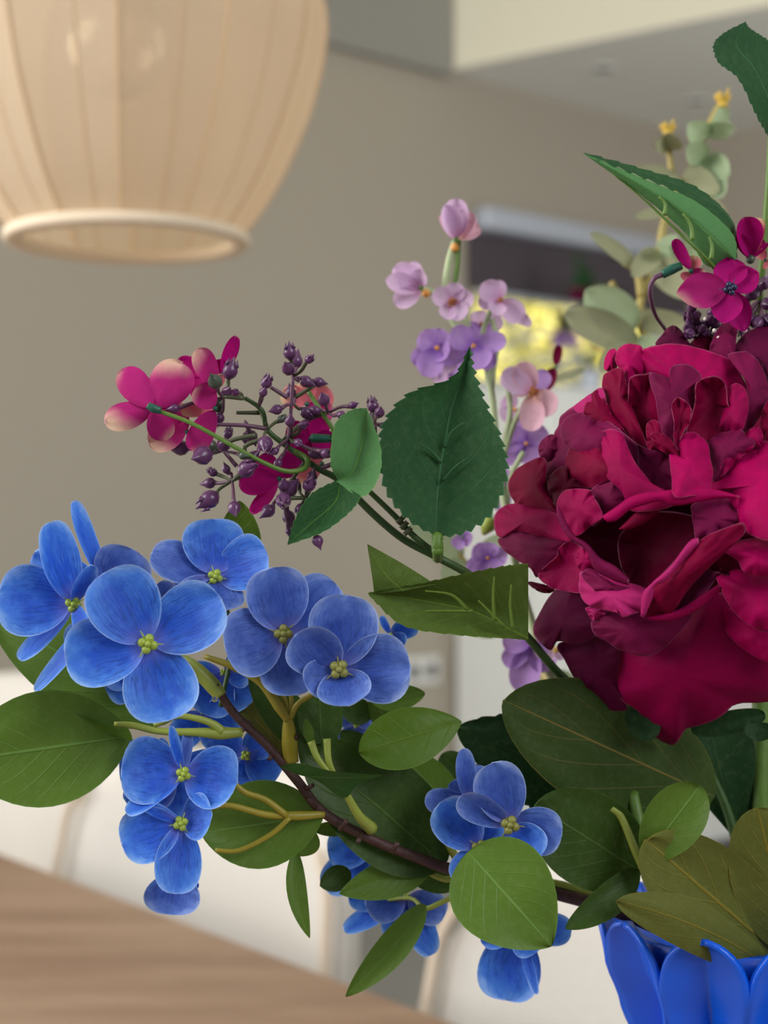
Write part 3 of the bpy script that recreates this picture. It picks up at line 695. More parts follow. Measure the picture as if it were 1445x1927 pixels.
blossom(hb, 318, 1440, .508, [(224, 1440, 46, 2, 0), (236, 1510, 22, 3, 0), (300, 1390, 16, 0, 50), (440, 1420, 20, 4, 30), (332, 1545, 36, 4, 0), (285, 1520, 30, 2, 0, 'blue_b')], seed=9, cr=5)
blossom(hb, 340, 1550, .497, [(228, 1588, 50, -4, 8), (398, 1530, 42, -5, -18), (330, 1682, 42, -7, -10), (262, 1508, 16, -2, 40)], seed=10, cr=13)
blossom(hb, 330, 1640, .508, [(322, 1722, 50, -3, 10, 'blue_b'), (282, 1700, 18, 3, 40), (370, 1675, 18, 0, 30)], seed=11, cr=4)
blossom(hb, 462, 1422, .522, [(392, 1395, 36, 0, 0), (505, 1385, 30, -2, 10), (525, 1460, 34, 0, 0), (445, 1480, 32, 0, 0)], seed=12, cr=9)
blossom(hb, 420, 1265, .520, [(474, 1322, 44, 0, 10), (385, 1345, 40, 0, 0), (470, 1255, 34, 0, 0), (340, 1300, 40, 3, 0)], seed=13, cr=6)
blossom(hb, 380, 1340, .524, [(440, 1400, 40, 0, 0, 'blue_a'), (330, 1400, 30, 0, 0), (420, 1290, 40, 2, 0)], seed=14, cr=4)
blossom(hb, 196, 1210, .514, [(120, 1215, 40, 4, 0), (250, 1290, 40, 4, 0), (170, 1150, 40, 2, 0, 'blue_b'), (235, 1325, 26, 3, 20)], seed=15, cr=5)
blossom(hb, 520, 1500, .528, [(470, 1465, 26, 0, 0), (560, 1520, 26, 0, 0), (500, 1550, 24, 0, 0)], seed=16, cr=7)
blossom(hb, 735, 1195, .535, [(782, 1172, 22, -2, 30), (716, 1160, 9, 0, 40), (760, 1215, 22, 0, 30)], seed=17, cr=4)
blossom(hb, 670, 1365, .56, [(636, 1330, 24, 0, 0, 'blue_b'), (700, 1390, 26, 0, 0, 'blue_b'), (660, 1405, 26, 0, 0, 'blue_b'), (700, 1345, 20, 0, 0, 'blue_b')], seed=18, cr=5)

def leaf(parent, bx, by, bY, tx, ty, tY, hw, mat, roll=0, name='leaf', stem=None, serr=0, nu=None, **k):
    bm = newbm(); base = at(bx, by, bY); tip = at(tx, ty, tY); kw = dict(a=.62, b=.85, cup=.12, bow=.04, ruf=.03, nu=20, nv=10)
    kw.update(k)
    if serr: kw['nu'] = nu or serr*5
    surf(bm, base, tip, hw*pxm((bY+tY)/2), roll, serr=serr, seed=int(tx+ty), **kw)
    return link(name, bm, M[mat], parent)
leaf(hb, 245, 1385, .506, -75, 1432, .495, 108, 'leaf', a=.7, b=.7)
leaf(hb, 330, 1350, .520, -20, 1150, .53, 82, 'leaf', b=.75, roll=-10)
leaf(hb, 248, 1395, .502, 70, 1300, .512, 28, 'leaf_lime', roll=50, cup=.4)
leaf(hb, 470, 1060, .535, 450, 942, .535, 38, 'leaf_lime', b=.8, sbend=.08)
leaf(hb, 610, 1533, .514, 378, 1568, .512, 82, 'leaf', a=.8, b=.75, bow=-.04)
leaf(hb, 560, 1545, .52, 560, 1612, .52, 42, 'leaf', b=.4)
leaf(hb, 556, 1600, .515, 583, 1766, .51, 19, 'leaf', cup=.4, sbend=-.06)
leaf(hb, 838, 1628, .532, 560, 1395, .522, 96, 'leaf_dark', a=.6, b=.8, roll=10)
leaf(hb, 869, 1358, .522, 675, 1415, .512, 56, 'leaf_lime', a=.85, b=.62, cup=.1)
leaf(hb, 860, 1530, .545, 745, 1412, .545, 44, 'leaf', a=.6, b=.7)
leaf(hb, 606, 1400, .512, 600, 1300, .520, 42, 'leaf_dark', a=.4, b=.5)
leaf(hb, 600, 1420, .514, 470, 1262, .520, 40, 'leaf_dark', b=.7)
leaf(hb, 545, 1430, .518, 430, 1300, .524, 34, 'leaf_olive', b=.7, roll=30)
leaf(hb, 585, 1400, .506, 575, 1352, .505, 10, 'leaf', b=.7)
leaf(hb, 700, 1320, .54, 800, 1305, .54, 24, 'leaf', b=.7); leaf(hb, 700, 1350, .55, 640, 1325, .55, 26, 'leaf_dark', b=.7)
leaf(hb, 740, 1390, .55, 700, 1300, .55, 24, 'leaf', b=.7); leaf(hb, 700, 1440, .56, 630, 1380, .56, 34, 'leaf_dark', b=.7)
leaf(hb, 660, 1560, .535, 585, 1560, .53, 14, 'leaf', b=.7)
leaf(hb, 660, 1640, .535, 602, 1668, .53, 24, 'leaf_dark', b=.7)
# folded leaf seen edge-on across the petioles
bm = newbm(); leaf3(bm, [(528, 1442, .498), (560, 1436, .496), (620, 1450, .494), (680, 1456, .494), (719, 1458, .494)], [(528, 1443, .500), (565, 1459, .500), (620, 1463, .499), (680, 1462, .497), (719, 1459, .494)],
    [(530, 1446, .504), (590, 1462, .506), (645, 1502, .505), (675, 1476, .502), (719, 1460, .496)], nu=20)
link('leaf', bm, M['leaf'], hb)

# second, lower spray
h2 = thing('blue_hydrangea_spray', 'lower blue hydrangea spray with drooping blossoms and round glossy leaf, right of the twig', 'artificial flower', at(*MOUTH), None)
h2['group'] = hb['group'] = 'blue hydrangea sprays'
def S2(*a, **k): return stalk(h2, *a, **k)
S2([(690, 1700, .55), (770, 1690, .545), (800, 1710, .54), (850, 1690, .54), (950, 1660, .545), (1100, 1680, .55), (1385, 1840, .56), (1400, 2100, .56)], [1, 1.2, 1.6, 1.6, 2.4, 3, 3])
S2([(800, 1640, .530), (840, 1655, .532), (880, 1645, .535), (960, 1660, .545)], [1.3, 2.0, 2.0]); S2([(830, 1570, .53), (850, 1600, .53), (870, 1640, .535)], [1.4, 2.4, 2.0])
S2([(960, 1565, .508), (940, 1610, .52), (930, 1660, .545)], [1.3, 1.6]); S2([(985, 1765, .53), (960, 1710, .54), (950, 1660, .545)], [1.3, 1.6])
S2([(905, 1605, .52), (915, 1640, .53), (940, 1665, .545)], [1.2, 1.4])
blossom(h2, 960, 1553, .503, [(926, 1436, 46, -1, 4, 'blue_b'), (1057, 1572, 42, -4, 8, 'blue_b'), (864, 1502, 30, -4, -30, 'blue_b'), (1004, 1622, 44, -5, 0, 'blue_a')], 'blue_b', 'center_olive', 16, seed=21)
blossom(h2, 903, 1596, .512, [(828, 1512, 44, -2, 0), (862, 1662, 30, -4, 10), (955, 1628, 36, 2, 0), (925, 1530, 34, 4, 0)], 'blue_a', 'center_olive', 14, seed=22)
blossom(h2, 884, 1512, .518, [(870, 1410, 22, -4, 35, 'blue_b'), (800, 1508, 24, -2, 10, 'blue_b'), (850, 1470, 18, 3, 0, 'blue_b'), (905, 1440, 26, 4, 0)], 'blue_b', 'center_olive', 6, seed=23)
blossom(h2, 705, 1590, .552, [(616, 1602, 36, 0, 0), (612, 1675, 34, -3, 10), (740, 1640, 32, 0, 0), (690, 1560, 30, 4, 0)], seed=24, cr=8)
blossom(h2, 765, 1688, .548, [(688, 1702, 40, -4, 10, 'blue_b'), (646, 1750, 22, -2, 30), (740, 1770, 30, 0, 0), (812, 1798, 28, -4, -20), (838, 1722, 30, 0, 0, 'blue_b'), (655, 1690, 26, 3, 0)], seed=25, cr=6)
blossom(h2, 975, 1745, .534, [(895, 1735, 30, -4, 20), (948, 1884, 56, 3, 0), (1008, 1872, 13, -5, 40), (1076, 1752, 30, 2, 10), (1012, 1790, 34, -3, 0), (905, 1770, 24, -4, 0)], seed=26, cr=5)
leaf(h2, 880, 1603, .490, 1038, 1781, .480, 98, 'leaf', a=.5, b=.78, cup=.15, bow=.05)
leaf(h2, 812, 1630, .530, 638, 1682, .52, 36, 'leaf', a=.7, b=.85, cup=.2)
leaf(h2, 870, 1655, .54, 770, 1655, .54, 26, 'leaf_dark')
leaf(h2, 800, 1702, .535, 650, 1876, .525, 30, 'leaf', a=.6, b=.8, cup=.3, sbend=.03)
leaf(h2, 1205, 1640, .535, 1005, 1515, .525, 88, 'leaf_dark', a=.5, b=.5, cup=.1)
leaf(h2, 1202, 1636, .525, 1064, 1748, .515, 30, 'leaf_dark', a=.6, b=.7, cup=.25, sbend=.05)
leaf(h2, 1212, 1618, .520, 1318, 1478, .512, 54, 'leaf', a=.7, b=.5, cup=.2)
leaf(h2, 890, 1480, .55, 830, 1420, .55, 30, 'leaf_dark', b=.5)
S2([(1235, 1705, .53), (1222, 1660, .527), (1195, 1600, .527), (1170, 1540, .53), (1150, 1520, .53)], [3, 2.6, 2.2, 2.2]); S2([(1225, 1690, .528), (1230, 1640, .525), (1214, 1610, .52)], [2.4, 2, 1.6])
S2([(1240, 1700, .53), (1200, 1685, .53), (1185, 1680, .53), (1202, 1636, .527)], [2.4, 2, 1.6]); S2([(1385, 1850, .555), (1300, 1760, .54), (1240, 1700, .53)], [3, 3])
S2([(1190, 1490, .545), (1205, 1560, .54), (1225, 1650, .535), (1240, 1700, .535)], [3.2, 3.2], mat='stem_green')

# ================================================================== LEFT BERRY SPRAY
c1 = lambda x, y: (x/2.89, 900+y/2.89)
c5 = lambda x, y: (180+x/2.491, 600+y/2.491)
c3 = lambda x, y: (900+x/2.651, 560+y/2.651)
c4 = lambda x, y: (900+x/2.651, 1000+y/2.651)
c7 = lambda x, y: (1150+x/4.898, 640+y/4.898)
c8 = lambda x, y: (1050+x/3.658, 900+y/3.658)
cc = lambda x, y: (1050+x/2.965, 30+y/2.965)
c6 = lambda x, y: (700+x/2.752, 360+y/2.752)
bs = thing('berry_spray', 'long berry spray with magenta blossoms and serrated leaves reaching to the left', 'artificial flower', at(*MOUTH), 'purple berry sprays')
YB = .515
MS = [c5(700, 370)+(YB-.003,), c5(780, 430)+(YB-.002,), c5(805, 520)+(YB,), c5(900, 600)+(YB,), c5(1040, 700)+(YB,), (640, 905, YB), (700, 965, YB), (760, 1015, YB), (830, 1052, YB), (900, 1095, .522), (985, 1190, .530), (1040, 1255, .538), (1105, 1330, .545), (1250, 1560, .555), (1385, 1850, .56), (1400, 2100, .56)]
bm = newbm(); tube(bm, [at(*p) for p in MS], [.0007, .0009, .0011, .0013, .0014, .0015, .0016, .0018, .0025], n=110, seg=10); link('stem', bm, M['stem_dark'], bs)
stalk(bs, [c5(275, 425)+(YB-.012,), c5(450, 490)+(YB-.014,), c5(650, 600)+(YB-.015,), c5(800, 680)+(YB-.014,), c5(900, 715)+(YB-.012,), c5(980, 700)+(YB-.008,), c5(990, 655)+(YB-.003,), c5(930, 620)+(YB,)], [1.2, 1.2, 1.3, 1.5, 1.6], 'stem_green', 'stalk')
stalk(bs, [(830, 1050, YB), (780, 1010, YB-.004), (740, 968, YB-.005), (690, 920, YB-.004)], [2.0, 1.7, 1.5], 'stem_dark', 'stalk')
for p in ((750, 975), (757, 985), (764, 996)):
    bm = newbm(); c_ = at(p[0], p[1], YB-.005); tube(bm, [c_, c_+V3((.0012, 0, -.0012))], [.0018, .0018], n=2); link('stem_joint', bm, M['olive_stalk'], bs)
for p0, p1 in ((c5(990, 330), c5(1120, 540)), ):
    stalk(bs, [p0+(YB+.004,), c5(1060, 440)+(YB,), p1+(YB,), c5(1130, 700)+(YB,)], [1.3, 1.3], 'stem_green', 'stalk')
hubs = [(925, 270), (690, 370), (760, 420), (640, 760), (700, 480), (910, 560), (880, 830), (1310, 500), (1090, 440), (590, 620), (800, 520), (600, 370), (930, 400), (985, 840)]
hubl = [((925, 270), (915, 420), (905, 560), (890, 600)), ((690, 370), (760, 410), (800, 500)), ((600, 365), (690, 372)), ((560, 495), (700, 500), (800, 515)), ((660, 440), (770, 440)), ((640, 760), (720, 690), (700, 600), (800, 560)), ((600, 620), (660, 690)),
        ((880, 830), (930, 740), (990, 660)), ((985, 840), (880, 840)), ((1310, 500), (1300, 560), (1200, 640), (1060, 700)), ((1090, 440), (980, 480), (880, 570)), ((590, 620), (640, 570), (750, 545)), ((820, 320), (900, 370)), ((1030, 310), (930, 370))]
for i, h in enumerate(hubl):
    stalk(bs, [c5(*p)+(YB-.004+.006*math.sin(i*2+k*.3),) for k, p in enumerate(h)], [1.0, 1.3], 'olive_stalk' if i % 3 else 'purple_stalk', 'stalk')
def berry(parent, c, dirv, r, mat, seed=0, hub=None):
    bm = newbm(); L = r*2.6
    lathe(bm, [(0, -L*.42), (r*.4, -L*.38), (r*.85, -L*.2), (r, .02*L), (r*.85, .2*L), (r*.5, .38*L), (r*.2, .56*L), (r*.08, .68*L), (0, .72*L)], c, 10, axis=dirv)
    for k in range(3 if seed % 3 == 0 else 0):
        a = k*2.1+seed; R = dirv.to_track_quat('Z', 'Y').to_matrix()
        p = c+R @ V3((r*.75*math.cos(a), r*.75*math.sin(a), .25*L)); q_ = c+R @ V3((r*.55*math.cos(a), r*.55*math.sin(a), .62*L))
        tube(bm, [p, q_], [r*.3, r*.03], n=2, seg=5)
    b = link('berry', bm, mat, parent, loc=c)
    if hub is not None:
        bm = newbm(); m_ = c.lerp(hub, .5)+V3((.0008*math.sin(seed), .001, .0008*math.cos(seed))); tube(bm, [hub, m_, c-dirv*L*.35], [.0005, .0006, .0008], n=5, seg=6)
        link('stalk', bm, M['purple_stalk'] if seed % 3 else M['olive_stalk'], b)
BL = [(910, 160, 15), (938, 200, 16), (903, 235, 15), (1000, 190, 10), (985, 293, 14), (1045, 297, 12), (800, 300, 13), (785, 345, 10), (915, 345, 12), (630, 245, 18), (560, 295, 17, 1), (615, 345, 13), (565, 405, 17, 1), (850, 425, 12), (503, 640, 22), (535, 595, 16, 1),
      (400, 605, 18), (600, 590, 16), (795, 585, 18), (730, 550, 14), (735, 650, 14), (705, 705, 20), (855, 675, 10), (535, 770, 13), (535, 845, 21), (650, 885, 15), (612, 705, 10), (550, 720, 10), (1070, 380, 14), (1150, 450, 10), (985, 440, 14), (1030, 430, 12), (910, 480, 12),
      (970, 500, 10), (580, 465, 12), (905, 800, 20), (880, 850, 18), (810, 900, 15), (905, 930, 15), (1000, 780, 15), (1040, 1040, 13), (905, 995, 8), (1300, 410, 14), (1330, 440, 12), (1205, 405, 9), (620, 540, 11), (1025, 630, 14), (1080, 630, 12), (960, 890, 12), (985, 850, 10),
      (370, 420, 11), (655, 345, 9), (700, 560, 9), (1300, 460, 11), (950, 580, 10), (840, 620, 9), (1345, 500, 8), (870, 470, 9, 1), (690, 640, 10, 1), (880, 780, 13), (940, 780, 12), (1015, 740, 12)]
for i, t in enumerate(BL):
    x, y, r = t[:3]; px, py = c5(x, y); Y = YB-.006+.009*math.sin(i*1.7); hx, hy = min(hubs, key=lambda h: (h[0]-x)**2+(h[1]-y)**2)
    c = at(px, py, Y); hp = at(*(c5(hx, hy)+(YB-.002,))); dv = (c-hp); dv.y *= .4
    if dv.length < 1e-4: dv = V3((0, 0, -1))
    dv = (dv.normalized()+V3((.1*math.sin(i), -.15, .1*math.cos(i)))).normalized()
    berry(bs, c, dv, r*pxm(Y)*.86, M['berry_green'] if len(t) > 3 else M['berry'], i, hp)
def silkflower(parent, cx, cy, Y, petals, cm='calyx', cr=5, seed=0, mat='magenta', cup=.3, back=False, ab=(.62, .42)):
    c = at(cx, cy, Y); bm = newbm(); ball(bm, c, cr*pxm(Y), 10, 8); b = link('blossom', bm, M[cm], parent, loc=c)
    for i, p in enumerate(petals):
        tx, ty, hw, dy, roll = p[:5]; tip = at(tx, ty, Y+dy*.001); bm = newbm(); base = c.lerp(tip, .05); base.y += .001*(i % 3)
        surf(bm, base, tip, hw*pxm(Y), roll, ab[0], ab[1], cup=cup*(-1 if back else 1), bow=(.06 if back else -.06), rec=.0, ruf=.10, nu=16, nv=12, seed=seed*7+i, neck=.15, notch=.08)
        link('petal', bm, M[p[5]] if len(p) > 5 else M[mat], b)
    return b
silkflower(bs, *c5(270, 420), YB-.010, [c5(120, 235)+(30, 4, 0), c5(410, 205)+(42, 4, -8), c5(40, 480)+(27, 2, 10), c5(330, 570)+(26, 6, 0), c5(430, 450)+(24, 10, 0)], seed=1, back=True)
stalk(bs, [c5(245, 405)+(YB-.013,), c5(270, 420)+(YB-.013,), c5(305, 430)+(YB-.0125,)], [1.9, 2.4, 2.0], 'calyx', 'calyx')
silkflower(bs, *c5(430, 530), YB-.002, [c5(248, 580)+(26, 2, 5, 'magenta'), c5(350, 400)+(20, 4, 0, 'magenta')], seed=2)
silkflower(bs, *c5(565, 330), YB+.004, [c5(478, 140)+(24, -2, 20, 'magenta'), c5(380, 200)+(26, 6, 0, 'magenta_pure'), c5(440, 320)+(22, 6, 0, 'magenta_pure'), c5(590, 260)+(10, 0, 0, 'cream_pink')], seed=3)
silkflower(bs, *c5(560, 420), YB-.008, [c5(470, 320)+(26, -3, 20, 'magenta'), c5(445, 620)+(26, -3, -20, 'magenta'), c5(400, 430)+(14, 6, 0, 'cream_pink')], seed=4)
silkflower(bs, *c5(590, 265), YB+.006, [c5(660, 80)+(16, 0, 30, 'magenta_pure'), c5(570, 190)+(14, 0, 0, 'magenta_pure')], seed=5)
silkflower(bs, *c5(990, 400), YB+.014, [c5(875, 340)+(22, 0, 0, 'cream_pink'), c5(960, 300)+(26, 0, 0, 'cream_pink'), c5(1100, 330)+(28, 0, 0, 'cream_pink'), c5(1110, 460)+(22, 0, 0, 'magenta')], seed=6)
silkflower(bs, *c5(1010, 560), YB+.008, [c5(890, 530)+(26, 0, 0, 'magenta_pure'), c5(930, 620)+(26, 0, 0, 'magenta_pure'), c5(1060, 460)+(24, 0, 0, 'magenta_pure'), c5(1110, 600)+(26, 0, 0, 'magenta_pure')], seed=7)
stalk(bs, [c5(1010, 560)+(YB+.002,), c5(1110, 562)+(YB+.002,)], [2.6, 2.2], 'calyx', 'calyx')
silkflower(bs, *c5(860, 750), YB+.004, [c5(670, 775)+(26, -4, 10, 'magenta_pure'), c5(940, 630)+(24, 0, 0, 'magenta_pure'), c5(730, 915)+(16, -2, 30, 'magenta_pure'), c5(770, 640)+(20, 0, 0, 'magenta_pure')], seed=8)
silkflower(bs, *c5(1060, 680), YB+.012, [c5(1000, 620)+(16, 0, 0, 'cream_pink'), c5(950, 760)+(18, 0, 0, 'cream_pink')], seed=9)
# serrated leaves of that spray
bm = newbm()
leaf3(bm, [(821, 1010, .508), (765, 975, .503), (725, 920, .500), (714, 850, .499), (722, 795, .500), (770, 740, .502), (850, 710, .505), (884, 652, .505)],
      [(821, 1012, .508), (822, 950, .511), (828, 890, .512), (838, 830, .512), (850, 770, .511), (866, 720, .509), (884, 650, .505)],
      [(822, 1012, .508), (880, 1000, .504), (930, 960, .502), (954, 890, .500), (945, 830, .500), (915, 760, .502), (893, 700, .504), (885, 652, .505)], serr=20, nu=120, teeth=1.8)
lf = link('serrated_leaf', bm, M['leaf_silk'], bs)
bm = newbm(); tube(bm, [at(822, 1005, .5065), at(823, 1030, .507), at(824, 1052, .512)], [.0014, .0022, .0018], n=10)
for zz in (1012, 1024, 1036): ball(bm, at(823, zz, .507), .0021, 10, 7)
link('leaf_stalk', bm, M['stem_green'], lf)
for pp in (((836, 842, .5105), (848, 815, .508), (872, 795, .5055)), ((832, 905, .5105), (855, 880, .508), (880, 862, .505)), ((830, 870, .511), (812, 850, .508), (795, 838, .504))):
    bm = newbm(); tube(bm, [at(p[0], p[1], p[2]-.0006) for p in pp], [.0007, .0002], seg=6); link('vein', bm, M['leaf_silk'], lf)
bm = newbm()
leaf3(bm, [(636, 905, .505), (622, 870, .498), (630, 800, .496), (660, 772, .497), (688, 768, .498)],
      [(632, 905, .505), (662, 890, .504), (678, 850, .503), (686, 810, .502), (690, 768, .498)],
      [(634, 907, .505), (680, 935, .500), (712, 900, .496), (716, 840, .497), (691, 770, .498)], serr=10, nu=60, teeth=.5)
lf = link('serrated_leaf', bm, M['leaf_silk_pale'], bs)
bm = newbm()
leaf3(bm, [(634, 903, .505), (585, 930, .503), (556, 975, .500), (541, 1022, .498)], [(640, 908, .505), (630, 945, .506), (585, 985, .504), (541, 1024, .498)],
      [(680, 934, .500), (660, 962, .500), (610, 1000, .499), (541, 1026, .498)], serr=10, nu=60, teeth=.5)
link('leaf_lobe', bm, M['leaf_silk_pale'], lf)
# folded olive leaf with a bright pointed flap
bm = newbm()
leaf3(bm, [(994, 1205, .505), (960, 1202, .500), (870, 1196, .499), (760, 1178, .500), (695, 1122, .503)],
      [(994, 1203, .508), (950, 1180, .509), (890, 1150, .509), (800, 1130, .507), (693, 1118, .503)],
      [(994, 1060, .505), (955, 1064, .500), (880, 1078, .499), (780, 1100, .500), (693, 1115, .503)], serr=14, nu=80, teeth=.5)
lf = link('serrated_leaf', bm, M['leaf_silk_olive'], bs)
bm = newbm(); leaf3(bm, [(704, 1118, .5035), (700, 1085, .502), (691, 1025, .503)], [(760, 1112, .501), (725, 1080, .501), (691, 1025, .503)], [(820, 1100, .5005), (760, 1062, .502), (692, 1024, .503)], nu=20)
link('leaf_flap', bm, M['leaf_silk_olive'], lf)
for pp in (((950, 1180), (920, 1150), (900, 1130)), ((930, 1170), (928, 1120), (930, 1085)), ((890, 1150), (860, 1150), (800, 1150)), ((880, 1148), (850, 1120), (800, 1112)), ((965, 1185), (960, 1140), (962, 1100))):
    bm = newbm(); tube(bm, [at(p[0], p[1], .4985) for p in pp], [.0007, .0003], seg=6); link('vein', bm, M['leaf_silk_olive'], lf)

# ================================================================== PEONY
pe = thing('peony', 'huge deep crimson peony with ruffled fabric petals filling the right side', 'artificial flower', at(*MOUTH))
PC = (1335, 985); RP = 425.
def sph(x, y):
    r2 = ((x-PC[0])/RP)**2+((y-PC[1])/RP)**2
    return .565-.062*math.sqrt(max(0, 1-min(1, r2)*.96))
core = at(PC[0], PC[1], .575)
bm = newbm(); tube(bm, [at(1432, 1250, .57), at(1432, 1500, .565), at(1425, 1700, .562), at(1402, 2100, .56)], [.0034, .0036, .0036], n=20); link('stem', bm, M['stem_green'], pe)
bm = newbm(); ball(bm, core, .034, 20, 14); cr_ = link('flower_core', bm, M['dred'], pe)
rr = random.Random(3)
for i in range(70):
    ga = math.pi*(3-5**.5)*i; z = 1-2*(i+.5)/70; rad = math.sqrt(1-z*z)
    dv = V3((rad*math.cos(ga), z, rad*math.sin(ga)))
    if dv.y < -.15: rr_ = .036
    else: rr_ = .060
    sd_ = dv.cross(V3((rr.uniform(-1, 1), rr.uniform(-1, 1), rr.uniform(-1, 1)))).normalized()
    base = core+dv*.012; tip = core+(dv*.75+sd_*.45).normalized()*rr_*1.0
    if tip.x/tip.y*FPX+CX < 1040 : tip = core.lerp(tip, .7)
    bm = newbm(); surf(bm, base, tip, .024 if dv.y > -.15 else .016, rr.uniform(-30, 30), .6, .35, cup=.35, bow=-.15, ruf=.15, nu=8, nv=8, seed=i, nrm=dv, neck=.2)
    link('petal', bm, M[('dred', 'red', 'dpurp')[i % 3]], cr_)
PET = []
def pt(f, pts, mat, lift, bulge=.004, tilt=(0, 0), ruf=.0008, focus=None, rimcurl=0, drop=None):
    PET.append((([f(*p) for p in pts]), mat, lift, bulge, tilt, ruf, f(*focus) if focus else None, rimcurl))
# top cluster
pt(c7, [(-60, 180), (-20, 100), (40, 85), (60, 180), (45, 260), (0, 290), (-60, 270)], 'bright', 0)
pt(c7, [(245, 120), (290, 80), (420, 50), (560, 35), (750, 60), (920, 110), (1100, 190), (1200, 330), (1270, 500), (1250, 640), (1100, 800), (800, 800), (500, 600), (320, 320), (255, 190)], 'bright', 1, .004, (0, 9), .001, (760, 420))
pt(c7, [(40, 150), (70, 80), (150, 35), (230, 45), (285, 75), (320, 300), (230, 330), (160, 450), (120, 400), (95, 290), (50, 220)], 'bright', 3, .006, (6, 3))
pt(c7, [(-70, 330), (0, 280), (90, 255), (110, 300), (160, 470), (170, 560), (330, 980), (180, 900), (0, 740), (-60, 600), (-80, 450)], 'red', 6, .003, (-10, 4))
pt(c7, [(165, 370), (200, 325), (300, 310), (400, 320), (440, 560), (480, 760), (560, 900), (590, 1080), (400, 1040), (320, 990), (150, 700), (130, 620), (155, 560), (160, 450)], 'red', 9, -.005, (-6, 8))
pt(c7, [(355, 310), (440, 320), (530, 348), (545, 260), (610, 225), (720, 235), (800, 290), (830, 340), (800, 420), (760, 640), (720, 780), (580, 930), (500, 900), (440, 740), (410, 550), (365, 420)], 'purp', 12, .004, (3, 2), .0006, (580, 540))
pt(c7, [(775, 430), (810, 370), (900, 335), (1000, 345), (1060, 430), (1080, 600), (1150, 640), (1100, 850), (900, 940), (700, 880), (740, 700), (775, 560)], 'red', 14, -.006, (0, 6))
pt(c7, [(1105, 430), (1160, 400), (1230, 450), (1262, 600), (1215, 820), (1100, 880), (1000, 820), (1040, 640), (1090, 590)], 'mag', 13, .004, (-8, 2))
pt(c7, [(555, 620), (580, 550), (630, 530), (700, 580), (740, 650), (720, 770), (680, 830), (600, 980), (575, 900), (580, 760)], 'red', 18, -.002, (2, 2))
pt(c7, [(325, 790), (360, 745), (430, 750), (470, 860), (560, 960), (600, 1080), (420, 1020), (340, 1000), (325, 900)], 'red', 16, .002)
pt(c7, [(365, 865), (430, 855), (510, 890), (580, 960), (640, 1085), (540, 1060), (430, 1000), (385, 930)], 'red', 20, .002)
pt(c7, [(610, 900), (680, 860), (760, 850), (820, 885), (890, 960), (910, 1090), (935, 1200), (930, 1270), (890, 1400), (740, 1440), (580, 1440), (560, 1280), (540, 1120), (545, 1040), (640, 1090), (615, 980)], 'bright', 20, .005, (3, -14), .0006, (730, 1130))
pt(c7, [(895, 960), (960, 880), (1100, 840), (1180, 815), (1240, 870), (1330, 960), (1200, 1060), (1000, 1280), (920, 1270), (905, 1090)], 'purp', 14, .005, (-6, -4))
pt(c7, [(1040, 900), (1100, 880), (1310, 970), (1200, 1080), (1010, 1260), (1010, 1130)], 'mag', 16, .002, (-4, -4))
pt(c7, [(120, 920), (330, 1000), (540, 1050), (570, 1280), (620, 1450), (440, 1420), (260, 1220)], 'purp', 13, -.003, (0, -4))
pt(c7, [(-100, 860), (-60, 830), (0, 820), (90, 850), (130, 930), (230, 1140), (440, 1390), (600, 1440), (560, 1540), (200, 1580), (100, 1400), (-30, 1270), (-110, 1100), (-90, 960)], 'mag', 17, .005, (-9, 0), .0008, (80, 1180))
pt(c7, [(1080, 160), (1150, 110), (1250, 110), (1340, 180), (1400, 280), (1445, 420), (1460, 520), (1400, 660), (1230, 900), (1215, 800), (1270, 560), (1230, 360)], 'purp', 5, .005, (-5, 5))
pt(c7, [(1130, 110), (1180, 0), (1300, -100), (1600, -150), (1750, 300), (1550, 560), (1440, 450), (1380, 260), (1270, 120)], 'dpurp', 3, .004, (-8, 5))
pt(c7, [(915, 115), (935, 0), (1000, -120), (1100, -250), (1150, -270), (1165, -150), (1150, 0), (1130, 130), (1070, 190)], 'purp', 2, .003, (-5, 0))
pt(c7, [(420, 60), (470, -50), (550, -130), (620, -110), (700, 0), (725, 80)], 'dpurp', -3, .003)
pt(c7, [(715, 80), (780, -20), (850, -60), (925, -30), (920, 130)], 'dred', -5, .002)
pt(c7, [(1380, 720), (1440, 560), (1600, 480), (1750, 800), (1445, 950), (1385, 960)], 'red', 12, .003, (-6, 0))
pt(c7, [(1230, 900), (1280, 820), (1350, 800), (1395, 860), (1390, 970), (1320, 980)], 'mag', 14, .003)
pt(c7, [(870, 1370), (1000, 1230), (1150, 1070), (1320, 970), (1445, 930), (1750, 900), (1900, 1300), (1800, 1800), (1445, 1850), (1200, 1720), (1150, 1480), (1000, 1400)], 'bright', 21, .008, (-10, -14), .001, (1380, 1330))
# left cluster
pt(c3, [(80, 1110), (100, 1060), (160, 1030), (230, 1035), (390, 1080), (470, 1210), (330, 1195), (200, 1165), (105, 1195)], 'mag', 2, .004, (-10, 0))
pt(c3, [(105, 1200), (200, 1160), (330, 1190), (455, 1210), (400, 1290), (300, 1395), (260, 1350), (180, 1300), (120, 1250)], 'purp', 1, .003, (-8, 2))
pt(c3, [(150, 930), (200, 850), (300, 800), (340, 820), (340, 950), (400, 1090), (220, 1050), (175, 1010)], 'red', 3, .004, (-10, 3))
pt(c3, [(300, 760), (320, 710), (375, 685), (410, 760), (330, 815)], 'purp', 1, .003)
pt(c3, [(375, 690), (400, 640), (420, 580), (520, 545), (620, 600), (720, 670), (800, 770), (760, 1000), (660, 910), (560, 960), (480, 970), (400, 1050), (320, 960), (310, 830), (350, 780)], 'purp', 4, .006, (-10, 0), .001, (520, 800))
pt(c3, [(430, 580), (480, 540), (560, 480), (620, 455), (650, 560), (710, 670), (600, 660), (560, 610), (520, 585)], 'pink', 4, .003, (-8, 6))
